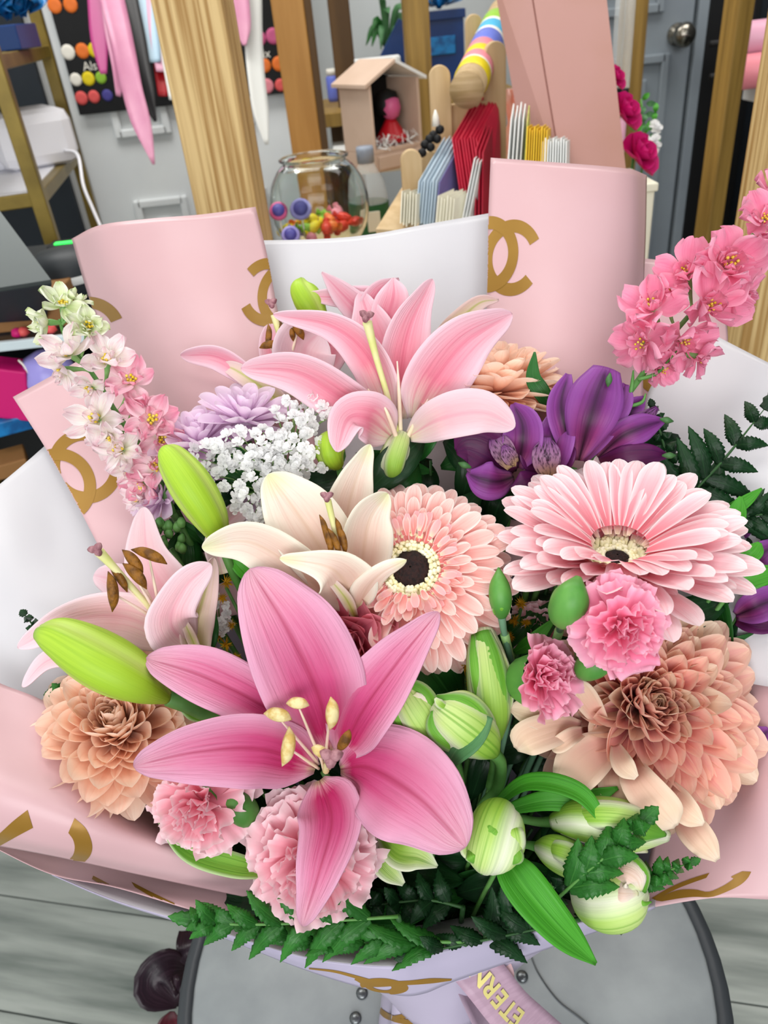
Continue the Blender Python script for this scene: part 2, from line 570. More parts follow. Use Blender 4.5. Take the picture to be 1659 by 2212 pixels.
# ------------------------------------------------------------------ stool
SZ = 0.57
mat('stool_top', '#a0a6a7', .36, col2='#7f8588', scale=14, bump=.06, spec=.5, mixr=(.3, .7), detail=7)
mat('stool_rim', '#3d4145', .45)
mat('bolt_metal', '#6f7375', .3, .8)
SCN = np.array([.0100, .3077, 0])
st = T('stool', 'round grey stool with a dark rim under the bouquet', 'stool', (SCN[0], SCN[1], 0))
lathe('seat', 'stool_top', [(.001, .572 - .001), (.10, .571), (.196, .571), (.1995, .569), (.1995, .548)][::-1], SCN, st, ns=64, caps=True)
lathe('rim', 'stool_rim', [(.1985, .545), (.2095, .545), (.2115, .556), (.2100, .5685), (.2040, .5715), (.1990, .5712), (.1985, .545)], SCN, st, ns=64, caps=False)
for k in range(4):
    a = math.pi / 4 + k * math.pi / 2
    b0 = SCN + np.array([math.cos(a) * .13, math.sin(a) * .13, .546])
    b1 = SCN + np.array([math.cos(a) * .19, math.sin(a) * .19, 0.0])
    tube(st, 'leg', 'stool_rim', [b0, b1], [.012, .012], ns=10, nu=4)
lathe('foot_ring', 'stool_rim', [(.170, .20), (.178, .193), (.186, .20), (.178, .207), (.170, .20)], SCN, st, ns=48, caps=False)
for px, py in [(782, 2146), (768, 2200), (1128, 2110)]:
    b = PZ(px, py, .571)
    lathe('bolt', 'bolt_metal', [(.0045, 0), (.0045, .0012), (.0028, .0024), (.0004, .0026)], b, st, ns=14)
# hair-thin scratch on the seat
px_pts = [PZ(*p, .5718) for p in [(1146, 2062), (1165, 2105), (1205, 2160), (1255, 2200), (1300, 2240)]]
tube(st, 'scratch', 'bolt_metal', px_pts, [.0006] * 5, ns=5, nu=24)

# ------------------------------------------------------------------ wrapping paper
BIND = np.array([0.0, .264, .640])


class Sheet:
    pass


def sheet(parent, name, mt, rows, nu=36, nv=36, thick=.0004):
    G = np.array([[P(*p) for p in r] for r in rows])
    nr, nc = G.shape[:2]
    us, vs = np.linspace(0, 1, nu), np.linspace(0, 1, nv)
    A = np.array([cr(G[i], vs) for i in range(nr)])          # nr, nv, 3
    B = np.array([cr(A[:, j], us) for j in range(nv)])       # nv, nu, 3
    V = B.transpose(1, 0, 2).reshape(-1, 3)
    F = gridF(nu, nv)
    o = mk(name, V, F, mt, parent, solid=0)
    # make sure the front (printed) side looks at the camera
    o2 = Sheet()
    o2.obj, o2.tree = o, BVHTree.FromPolygons([Vector(v.tolist()) for v in V], F)
    s = o.modifiers.new('thickness', 'SOLIDIFY')
    s.thickness = thick
    s.offset = 0
    return o2


def hit(sh, px, py, lift=.00045):
    d = Vector((P(px, py, 1.0) - CAM).tolist()).normalized()
    loc, n, i, t = sh.tree.ray_cast(Vector(CAM.tolist()), d)
    if loc is None:
        return None
    if n.dot(d) > 0:
        n = -n
    return np.array(loc) + np.array(n) * lift


def gold(sh, A, B, n=26, m=4, name='printed_emblem', mt='gold_print', smooth=True, lift=.00045):
    """gold print between two photo-pixel polylines, laid on the sheet"""
    ts = np.linspace(0, 1, n)
    a, b = (cr(A, ts), cr(B, ts)) if smooth else (np.asarray(A), np.asarray(B))
    n = len(a)
    V, ok, F = [], [], []
    for i in range(n):
        for j in range(m + 1):
            p = a[i] + (b[i] - a[i]) * j / m
            h = hit(sh, p[0], p[1], lift)
            ok.append(h is not None)
            V.append(h if h is not None else np.zeros(3))
    for f in gridF(n, m + 1):
        if all(ok[k] for k in f):
            F.append(f)
    if not F:
        return None
    par = sh.obj.parent if sh.obj.parent else sh.obj
    root = list(range(len(V)))

    def find(k):
        while root[k] != k:
            k = root[k]
        return k
    for f in F:
        for k in f[1:]:
            root[find(k)] = find(f[0])
    groups = {}
    for f in F:
        groups.setdefault(find(f[0]), []).append(f)
    for G_ in groups.values():
        used = sorted({k for f in G_ for k in f})
        mp = {k: i for i, k in enumerate(used)}
        mk(name, [V[k] for k in used], [tuple(mp[k] for k in f) for f in G_], mt, par, solid=0)


def letterC(sh, cx, cy, rx, ry, rot, side, opn=36, th=.33, a0=None, a1=None):
    """one C of the interlocked pair; side=+1 opens right, -1 opens left"""
    r = math.radians(rot)
    c, s = math.cos(r), math.sin(r)
    A, B = [], []
    for t in np.linspace(a0 if a0 is not None else opn, a1 if a1 is not None else 360 - opn, 150):
        q = math.radians(t)
        x, y = math.cos(q) * side, math.sin(q)
        for lst, k in ((A, 1.0), (B, 1 - th)):
            X, Y = (x * k) * rx, (y * k) * ry
            lst.append((cx + c * X - s * Y, cy + s * X + c * Y))
    return gold(sh, A, B, n=60, m=12, smooth=False, lift=.00045 if side > 0 else .0006)


def logo(sh, cx, cy, rx, ry, rot, sep=.45, **k):
    r = math.radians(rot)
    for sd in (1, -1):
        letterC(sh, cx + sd * sep * rx * math.cos(r), cy + sd * sep * rx * math.sin(r), rx, ry, rot, sd, **k)


def paper(name, label):
    return T(name, label, 'paper', BIND, 'sheets of the bouquet wrapping')


# back left pink
t = paper('wrapping_sheet', 'tall pink sheet with gold emblems, back left of the bouquet beside the white sheet')
s1 = sheet(t, 'sheet', 'pink_paper', [
    [(155, 516, .60), (215, 487, .562), (320, 473, .55), (440, 463, .552), (552, 447, .566)],
    [(176, 590, .595), (245, 570, .555), (340, 560, .542), (470, 560, .542), (579, 560, .555)],
    [(208, 690, .585), (285, 680, .54), (380, 680, .527), (500, 680, .525), (602, 680, .54)],
    [(255, 820, .57), (330, 820, .525), (430, 820, .51), (540, 820, .508), (640, 820, .52)],
    [(330, 980, .545), (400, 980, .51), (490, 980, .497), (590, 980, .495), (690, 980, .505)],
    [(470, 1260, .52), (520, 1260, .50), (590, 1260, .49), (670, 1260, .49), (760, 1260, .50)]])
letterC(s1, 577, 632, 62, 74, 8, -1)
letterC(s1, 618, 640, 62, 74, 8, 1)
letterC(s1, 192, 717, 80, 76, 10, 1, opn=34)
# centre white
t = paper('wrapping_sheet', 'white paper sheet between the two tall pink sheets, behind the top lily')
s2 = sheet(t, 'sheet', 'white_paper', [
    [(540, 520, .592), (680, 517, .588), (790, 508, .586), (930, 483, .586), (1085, 456, .59)],
    [(570, 660, .575), (700, 660, .57), (810, 660, .566), (930, 660, .566), (1085, 660, .572)],
    [(600, 850, .555), (710, 850, .545), (820, 850, .54), (930, 850, .54), (1085, 850, .548)],
    [(680, 1250, .52), (760, 1250, .51), (850, 1250, .505), (930, 1250, .505), (1060, 1250, .515)]])
# right pink
t = paper('wrapping_sheet', 'tallest pink sheet with a gold emblem, standing right of the white back sheet')
s3 = sheet(t, 'sheet', 'pink_paper', [
    [(1060, 341, .575), (1170, 349, .562), (1290, 358, .558), (1362, 366, .566), (1397, 379, .59)],
    [(1055, 470, .563), (1170, 475, .547), (1285, 480, .543), (1360, 485, .552), (1395, 495, .575)],
    [(1052, 640, .545), (1165, 640, .527), (1275, 640, .523), (1352, 640, .532), (1390, 640, .552)],
    [(1045, 850, .52), (1150, 850, .503), (1255, 850, .50), (1330, 850, .508), (1388, 850, .525)],
    [(1020, 1220, .49), (1110, 1220, .48), (1210, 1220, .475), (1300, 1220, .48), (1370, 1220, .49)]])
logo(s3, 1081, 554, 64, 83, 8, sep=.40, opn=36, th=.34)
# small pink sheet behind the right larkspur
t = paper('wrapping_sheet', 'small pink sheet peeping out behind the bright pink larkspur on the right')
s4 = sheet(t, 'sheet', 'pink_paper', [
    [(1360, 556, .60), (1440, 566, .59), (1500, 600, .585), (1570, 690, .58)],
    [(1360, 700, .575), (1430, 720, .565), (1500, 730, .56), (1570, 760, .555)],
    [(1360, 900, .545), (1410, 900, .535), (1460, 900, .53), (1540, 900, .525)],
    [(1340, 1150, .51), (1400, 1150, .505), (1450, 1150, .50), (1510, 1150, .50)]])
gold(s4, [(1385, 835), (1405, 848), (1430, 842), (1452, 820)], [(1378, 800), (1402, 815), (1420, 810), (1432, 792)], n=14)
# right white
t = paper('wrapping_sheet', 'white paper sheet on the right behind the dark fern')
s5 = sheet(t, 'sheet', 'white_paper', [
    [(1553, 729, .525), (1625, 766, .51), (1700, 804, .50), (1790, 850, .49)],
    [(1426, 812, .535), (1560, 860, .505), (1680, 900, .49), (1800, 940, .475)],
    [(1392, 890, .53), (1540, 980, .495), (1680, 1020, .475), (1800, 1060, .46)],
    [(1385, 1080, .51), (1530, 1150, .48), (1670, 1200, .46), (1800, 1230, .445)],
    [(1380, 1400, .49), (1500, 1450, .47), (1640, 1480, .45), (1790, 1500, .43)]])
# left pink
t = paper('wrapping_sheet', 'pink sheet with a large gold emblem and a pointed corner, left behind the white larkspur')
s6 = sheet(t, 'sheet', 'pink_paper', [
    [(28, 858, .53), (110, 813, .54), (190, 768, .552), (270, 725, .565)],
    [(97, 966, .508), (190, 930, .517), (280, 895, .53), (370, 860, .54)],
    [(160, 1078, .49), (260, 1050, .497), (350, 1025, .505), (450, 1000, .515)],
    [(214, 1182, .477), (320, 1170, .48), (420, 1160, .488), (530, 1140, .495)],
    [(310, 1370, .465), (400, 1350, .465), (500, 1330, .47), (610, 1310, .475)]])
logo(s6, 156, 1029, 80, 82, -37, sep=.45, opn=40, th=.32)
# left white
t = paper('wrapping_sheet', 'white paper sheet at the far left beneath the pointed pink sheet')
s7 = sheet(t, 'sheet', 'white_paper', [
    [(-120, 1140, .485), (-30, 1070, .495), (55, 1000, .512), (140, 925, .53), (230, 850, .56)],
    [(-120, 1260, .472), (10, 1200, .482), (120, 1160, .50), (230, 1110, .515), (340, 1060, .54)],
    [(-120, 1400, .462), (30, 1380, .468), (150, 1360, .475), (260, 1320, .485), (390, 1280, .495)],
    [(-110, 1620, .452), (60, 1620, .457), (180, 1610, .463), (300, 1600, .47), (430, 1580, .48)]])
# lower left pink roll
t = paper('wrapping_sheet', 'pink sheet rolled over towards the viewer at the lower left, under the peach chrysanthemum')
s8 = sheet(t, 'sheet', 'pink_paper', [
    [(-90, 1430, .44), (0, 1476, .44), (125, 1535, .44), (275, 1690, .462), (440, 1812, .462), (640, 1905, .475)],
    [(-90, 1560, .418), (10, 1595, .417), (150, 1655, .418), (300, 1755, .440), (455, 1836, .448), (650, 1916, .463)],
    [(-90, 1690, .400), (15, 1712, .398), (165, 1765, .402), (320, 1815, .418), (470, 1865, .433), (650, 1930, .452)],
    [(-90, 1780, .405), (8, 1795, .403), (150, 1830, .406), (315, 1868, .420), (470, 1902, .435), (650, 1945, .453)],
    [(-90, 1812, .420), (2, 1828, .418), (130, 1852, .420), (305, 1890, .432), (470, 1925, .446), (650, 1962, .460)]], nu=44, nv=44)
gold(s8, [(-20, 1812), (0, 1799), (30, 1772), (60, 1749)], [(-20, 1838), (0, 1826), (36, 1806), (72, 1787)], n=14)
gold(s8, [(161, 1767), (186, 1790), (199, 1822), (196, 1845), (181, 1863)], [(148, 1798), (158, 1812), (162, 1829), (158, 1846), (147, 1858)], n=24)
# under layer pink
t = paper('wrapping_sheet', 'pink layer with thin gold print tucked under the rolled pink sheet, lower left')
s9 = sheet(t, 'sheet', 'pink_paper', [
    [(-60, 1800, .47), (130, 1830, .465), (330, 1875, .462), (520, 1915, .465), (660, 1940, .475)],
    [(-60, 1812, .452), (120, 1868, .447), (310, 1912, .447), (500, 1958, .452), (660, 1985, .465)],
    [(-30, 1822, .440), (110, 1888, .436), (250, 1917, .437), (420, 1968, .443), (640, 2030, .455)]], nu=16)
gold(s9, [(201, 1893), (218, 1902), (235, 1911)], [(198, 1900), (215, 1910), (234, 1916)], n=8)
gold(s9, [(283, 1906), (330, 1930), (405, 1965)], [(291, 1918), (335, 1942), (403, 1967)], n=12)
# front white sheet, inside
t = paper('wrapping_sheet', 'white front sheet with a folded lip tinted lavender for shade along the bottom of the bouquet')
RIM = [(112, 1889, .443), (250, 1945, .440), (440, 2002, .432), (640, 2063, .424), (770, 2083, .420), (862, 2086, .418), (905, 2072, .420), (965, 2050, .423), (1100, 2024, .428), (1300, 1984, .432), (1415, 1958, .435)]
LOW = [(113, 1891, .447), (250, 1949, .444), (440, 2010, .437), (640, 2088, .431), (770, 2130, .428), (862, 2150, .427), (915, 2146, .428), (975, 2122, .430), (1100, 2078, .435), (1300, 2008, .440), (1415, 1962, .440)]
INN = [(150, 1862, .475), (280, 1890, .475), (450, 1940, .475), (640, 1985, .475), (760, 2000, .475), (850, 2003, .475), (920, 1997, .475), (985, 1985, .475), (1100, 1965, .475), (1290, 1930, .475), (1410, 1905, .47)]
INN2 = [(x + (900 - x) * .25, y + 35, d + .055) for x, y, d in INN]
s10 = sheet(t, 'sheet', 'white_paper', [INN2, INN, RIM], nu=14, nv=90)
s10b = sheet(t, 'folded_lip', 'white_paper_shaded', [RIM, [((a[0] + b[0]) / 2, (a[1] + b[1]) / 2, (a[2] + b[2]) / 2 - .002) for a, b in zip(RIM, LOW)], LOW], nu=10, nv=90)
gold(s10b, [(668, 2089), (720, 2094), (760, 2103), (800, 2114)], [(668, 2092), (720, 2099), (758, 2109), (790, 2119)], n=16)
gold(s10b, [(770, 2108), (820, 2117), (880, 2117), (930, 2112), (976, 2113)], [(766, 2115), (800, 2130), (870, 2127), (930, 2123), (974, 2117)], n=20)
A_, B_ = [], []
for q in np.linspace(0, 2 * math.pi, 40):
    A_.append((830 + 52 * math.cos(q), 2129 + 17 * math.sin(q) + 4 * math.cos(q)))
    B_.append((824 + 22 * math.cos(q), 2129 + 8 * math.sin(q) + 3 * math.cos(q)))
gold(s10b, A_, B_, smooth=False, m=3)
# lower right pink
t = paper('wrapping_sheet', 'pink sheet with sweeping gold print at the lower right beneath the dusty chrysanthemum')
s11 = sheet(t, 'sheet', 'pink_paper', [
    [(1480, 1380, .50), (1570, 1370, .485), (1660, 1350, .465), (1780, 1330, .45)],
    [(1450, 1600, .485), (1570, 1600, .465), (1650, 1590, .445), (1790, 1580, .43)],
    [(1420, 1760, .475), (1560, 1745, .452), (1655, 1720, .428), (1790, 1700, .42)],
    [(1400, 1870, .46), (1540, 1850, .442), (1660, 1840, .425), (1790, 1830, .415)],
    [(1385, 1964, .442), (1540, 1940, .430), (1660, 1943, .422), (1790, 1946, .412)]])
gold(s11, [(1408, 1941), (1450, 1917), (1490, 1900), (1533, 1886)], [(1416, 1944), (1460, 1922), (1495, 1908), (1526, 1897)], n=14)
gold(s11, [(1412, 1945), (1460, 1925), (1500, 1922), (1530, 1927), (1560, 1915), (1584, 1899), (1580, 1894), (1604, 1882)],
     [(1430, 1948), (1470, 1941), (1500, 1938), (1538, 1938), (1575, 1924), (1600, 1911), (1615, 1897), (1623, 1883)], n=26)
# neck of the wrapping + outer cone
mat('neck_paper', '#b9b0c6', .35, col2='#b2a8bf', scale=8)
t = T('bouquet_neck', 'lavender paper neck of the bouquet with gold print, gathered under the ribbon', 'wrapping', (BIND[0], BIND[1], .571), 'sheets of the bouquet wrapping')
NA = np.array([.006, .262, .5725])
nr_, na_ = 14, 48
V = []
for i in range(nr_):
    h = i / (nr_ - 1)
    r = .050 - .015 * h
    for j in range(na_):
        a = 2 * math.pi * j / na_
        rr = r * (1 + (.05 + .03 * h) * math.sin(7 * a + 1.2 * h) + .03 * math.sin(12 * a + 1))
        V.append(NA + np.array([rr * math.cos(a), rr * math.sin(a), h * .095]))
nk = mk('paper_tube', V, gridF(nr_, na_, True), 'neck_paper', t, solid=0)
sn = Sheet()
sn.obj, sn.tree = nk, BVHTree.FromPolygons([Vector(v.tolist()) for v in np.array(V)], gridF(nr_, na_, True))
gold(sn, [(812, 2160), (830, 2182), (860, 2196), (900, 2205)], [(812, 2172), (826, 2194), (850, 2206), (890, 2214)], n=14)
gold(sn, [(848, 2194), (880, 2188), (920, 2192), (950, 2204)], [(846, 2204), (880, 2198), (918, 2202), (944, 2212)], n=14)
ring = [P(*p) for p in [(862, 2112, .445), (620, 2040, .452), (440, 1985, .468), (250, 1915, .48), (150, 1840, .49), (230, 1600, .50), (330, 1350, .51), (480, 1240, .525), (760, 1210, .53), (1050, 1200, .53), (1340, 1220, .53),
                        (1560, 1350, .52), (1640, 1550, .50), (1560, 1780, .47), (1400, 1925, .465), (1200, 2010, .45), (1000, 2070, .445)]]
n_ = 68
rg = cr(ring + [ring[0]], np.linspace(0, 1, n_ + 1))[:-1]
V = []
for i in range(10):
    h = i / 9
    for j in range(n_):
        q = rg[j]
        a = math.atan2(q[1] - NA[1], q[0] - NA[0])
        b0 = NA + np.array([.0385 * math.cos(a), .0385 * math.sin(a), .080])
        V.append(b0 + (q - b0) * h)
mk('outer_cone', V, gridF(10, n_, True), 'neck_paper', t, solid=.0004)

# ------------------------------------------------------------------ ribbon with lettering
mat('ribbon_satin', '#b89aac', .4, col2='#b092a4', scale=90, stretch=(1, 1, 6))
mat('ribbon_shade', '#a48ea0', .4, col2='#9a8496', scale=90)
mat('ribbon_peach', '#e5bcbf', .4)
mat('ribbon_gold', '#e6d98a', .3, .35)
rb = T('printed_ribbon', 'mauve ribbon with gold capital letters hanging from the bouquet neck', 'ribbon', P(1060, 2110, .50))
RP = [(1010, 2070, .462), (1052, 2120, .458), (1100, 2180, .462), (1150, 2225, .47), (1215, 2280, .485)]
petal(rb, 'ribbon_tail', 'ribbon_satin', RP, [98, 98, 98, 98, 98], cup=.04, nu=30, nv=7, thick=.0003)
petal(rb, 'ribbon_loop', 'ribbon_shade', [(1000, 2100, .475), (1035, 2160, .472), (1060, 2215, .478), (1065, 2270, .49)], [70, 90, 80, 70], cup=.3, roll=25, nu=16, nv=7, thick=.0003)
petal(rb, 'ribbon_edge', 'ribbon_peach', [(995, 2085, .468), (1018, 2130, .466), (1035, 2160, .470)], [24, 34, 12], cup=.1, nu=12, nv=5, thick=.0003)
petal(rb, 'ribbon_edge', 'ribbon_peach', [(1085, 2075, .466), (1098, 2105, .466), (1104, 2125, .470)], [30, 26, 10], cup=.1, nu=12, nv=5, thick=.0003)


def text_mesh(txt, size, bold=0.0):
    cu = bpy.data.curves.new('txt', 'FONT')
    cu.body, cu.size, cu.offset = txt, size, bold
    cu.align_x, cu.align_y = 'CENTER', 'CENTER'
    o = bpy.data.objects.new('txt', cu)
    COL.objects.link(o)
    bpy.context.view_layer.update()
    me = bpy.data.meshes.new_from_object(o.evaluated_get(bpy.context.evaluated_depsgraph_get()))
    bpy.data.objects.remove(o)
    V = np.array([v.co[:] for v in me.vertices])
    F = [tuple(p.vertices) for p in me.polygons]
    bpy.data.meshes.remove(me)
    return V, F


def place_text(parent, name, mt, txt, ctr, right, up, size, bold=0.0):
    V, F = text_mesh(txt, size, bold)
    r, u = unit(right), unit(up)
    W = np.array([ctr + r * v[0] + u * v[1] for v in V])
    return mk(name, W, F, mt, parent, smooth=False)


RC = cr([P(*p) for p in RP], np.linspace(0, 1, 200))
for ch, px, py in [('N', 1046, 2092), ('R', 1064, 2122), ('E', 1083, 2153), ('T', 1104, 2181), ('E', 1125, 2206)]:
    tgt = P(px, py, .49)
    i = int(np.argmin(np.linalg.norm(RC - P(px, py, .460), axis=1)))
    i = min(max(i, 2), 197)
    tg = unit(RC[i + 2] - RC[i - 2])
    nrm = unit(CAM - RC[i])
    nrm = unit(nrm - nrm.dot(tg) * tg)
    side = np.cross(tg, nrm)
    # letters read upwards along the ribbon
    place_text(rb, 'letter', 'ribbon_gold', ch, RC[i] + nrm * .0009, -tg, -side if side.dot(RT) > 0 else side, .0150, .0004)
# ------------------------------------------------------------------ flower builders
def stem_to_bind(parent, p0, r=.0022, mt='stem_green', name='stem', k=None):
    p0 = np.asarray(p0, float)
    a = RNG.uniform(0, 6.28)
    rr = RNG.uniform(.0, .016)
    b = BIND + np.array([rr * math.cos(a), rr * math.sin(a), -.02])
    mid = p0 * .5 + b * .5 + np.array([0, .01, -.012])
    return tube(parent, name, mt, [p0, mid, b], [r, r, r], ns=6, nu=10)


def blob(parent, name, mt, pts, wid, **k):
    return px_tube(parent, name, mt, pts, wid, **k)


def lily(label, base, mt, petals, stamens=(), style=None, stigma=None, anther='anther_brown', fil_base=None, group='lily blooms in the bouquet', stem=True, cat='flower'):
    t = T('lily', label, cat, P(*base), group)
    for q in petals:
        pts, wid = q[0], q[1]
        k = dict(q[2]) if len(q) > 2 else {}
        m_ = k.pop('mat', mt)
        k.setdefault('cup', .22)
        k.setdefault('rib', .07)
        wid = list(wid[:-1]) + [max(wid[-1], wid[-2] * .42)]
        petal(t, 'petal', m_, pts, wid, nu=30, nv=13, thick=.0007, tip=.09, **k)
    fb = fil_base or base
    for s in stamens:
        # (anther x, y, d, length px, angle deg, width px)
        ax, ay, ad, ln, an, wd = s[:6]
        a = math.radians(an)
        bx = s[6] if len(s) > 6 else fb
        f = px_tube(t, 'filament', 'stamen_pale', [bx, ((bx[0] + ax) / 2, (bx[1] + ay) / 2, (bx[2] + ad) / 2 - .004), (ax, ay, ad + .0015)], [8, 7, 4], ns=6, nu=12)
        dx, dy = math.cos(a) * ln / 2, math.sin(a) * ln / 2
        an_ = s[7] if len(s) > 7 else anther
        o = px_tube(f, 'anther', an_, [(ax - dx, ay - dy, ad), (ax - dx * .4 + dy * .12, ay - dy * .4 - dx * .12, ad - .002), (ax + dx * .4 + dy * .12, ay + dy * .4 - dx * .12, ad - .002), (ax + dx, ay + dy, ad)],
                    [2, wd, wd, 2], ns=10, nu=14, lobes=2, lob=.12)
    if style:
        t_style = px_tube(t, 'style', 'style_green', style, [16, 13, 15, 22][:len(style)] if len(style) < 5 else [16, 14, 13, 15, 22], ns=8, nu=20)
    if stigma:
        sx, sy, sd, sr, sa = stigma
        for k in range(3):
            a = math.radians(sa + 120 * k)
            px_tube(t_style if style else t, 'stigma_lobe', 'stigma_mauve', [(sx, sy, sd - .001), (sx + math.cos(a) * sr * .5, sy + math.sin(a) * sr * .42, sd - .003), (sx + math.cos(a) * sr, sy + math.sin(a) * sr * .8, sd + .0005)],
                    [sr * .8, sr * .95, sr * .25], ns=8, nu=10)
    if stem:
        stem_to_bind(t, P(base[0], base[1], base[2] + .012))
    return t


def bud(label, name, pts, wid, mt='bud_green', lobes=3, stempts=None, swid=10, tips=0, stem_mat='stem_green', group='green lily buds', cat='flower bud', stem=True):
    t = T(name, label, cat, P(*pts[0]), group)
    px_tube(t, 'bud', mt, pts, wid, ns=36, nu=34, lobes=lobes, lob=.15)
    for k in range(tips):
        p = pts[-1]
        a = k * 2.1
        px_tube(t, 'bud_tip', 'stigma_mauve', [(p[0] + 6 * math.cos(a), p[1] + 6 * math.sin(a), p[2] - .0015), (p[0] + 11 * math.cos(a), p[1] + 9 * math.sin(a), p[2] - .002)], [6, 3], ns=6, nu=5)
    sp = stempts or []
    if sp:
        px_tube(t, 'stem', stem_mat, [pts[0]] + sp, [swid] * (len(sp) + 1), ns=8)
    if stem:
        q = (sp or pts)[-1 if sp else 0]
        stem_to_bind(t, P(q[0], q[1], q[2]), mt=stem_mat, name='lower_stem')
    return t


def strap_mesh(mt, prof, L=1.0, curve=0.0, cup=.15, nu=10, nv=5, grooves=0, tipdrop=0.0, wav=0.0, ph=0.0, ser=0, kk=1.0, rnd=0, frill=.5):
    """local petal along +x, upper face +z, unit length"""
    ts = np.linspace(0, 1, nu)
    if rnd:
        ts = 1 - (1 - ts) ** 1.5
    vs = np.linspace(-1, 1, nv)
    wd = cr(prof, ts)[:, 0]
    if rnd:
        wd = wd * np.where(ts > rnd, np.sqrt(np.clip(1 - ((ts - rnd) / (1 - rnd)) ** 2, 0, 1)), 1)
    wd = np.maximum(wd, .004)
    V, UV = [], []
    ang = curve * ts ** 1.3
    st_ = np.diff(ts)
    X = np.concatenate([[0], np.cumsum(np.cos(ang[1:]) * st_)]) * L
    Z = np.concatenate([[0], np.cumsum(np.sin(ang[1:]) * st_)]) * L
    for i in range(nu):
        for j, v in enumerate(vs):
            z = Z[i] + cup * wd[i] * (v * v) + tipdrop * ts[i] ** 3
            if grooves:
                z -= .05 * wd[i] * math.cos(v * math.pi * grooves)
            if wav:
                z += wav * ts[i] ** 1.5 * math.sin(v * 5.2 * kk + ph) + wav * frill * ts[i] ** 3 * math.sin(v * 13 * kk + ph * 2.3)
            x = X[i]
            if ser and i == nu - 1:
                x -= ser * (j % 2)
            x -= .18 * wd[i] * v * v * ts[i] if wav else 0
            V.append((x, wd[i] * v, z))
            UV.append(((v + 1) / 2, ts[i]))
    return mesh('petal', V, gridF(nu, nv), mt, UV)


def frame_from_axis(c, axis, spin=0.0):
    z = unit(axis)
    x = unit(np.cross([0.1, 1, 0.05], z))
    y = np.cross(z, x)
    m = Matrix.Identity(4)
    for i in range(3):
        m[i][0], m[i][1], m[i][2], m[i][3] = x[i], y[i], z[i], c[i]
    return m @ Matrix.Rotation(spin, 4, 'Z')


def dirM(az, polar, r, s, sy=1.0, twist=0.0, z0=0.0):
    """petal placed pointing away at polar angle from the axis, upper face towards the axis"""
    m = Matrix.Rotation(az, 4, 'Z') @ Matrix.Rotation(-(math.pi / 2 - polar), 4, 'Y')
    if r or z0:
        m = Matrix.Translation(Vector((0, 0, z0))) @ m @ Matrix.Translation(Vector((r, 0, 0)))
    if twist:
        m = m @ Matrix.Rotation(twist, 4, 'X')
    return m @ Matrix.Diagonal(Vector((s, s * sy, s, 1)))


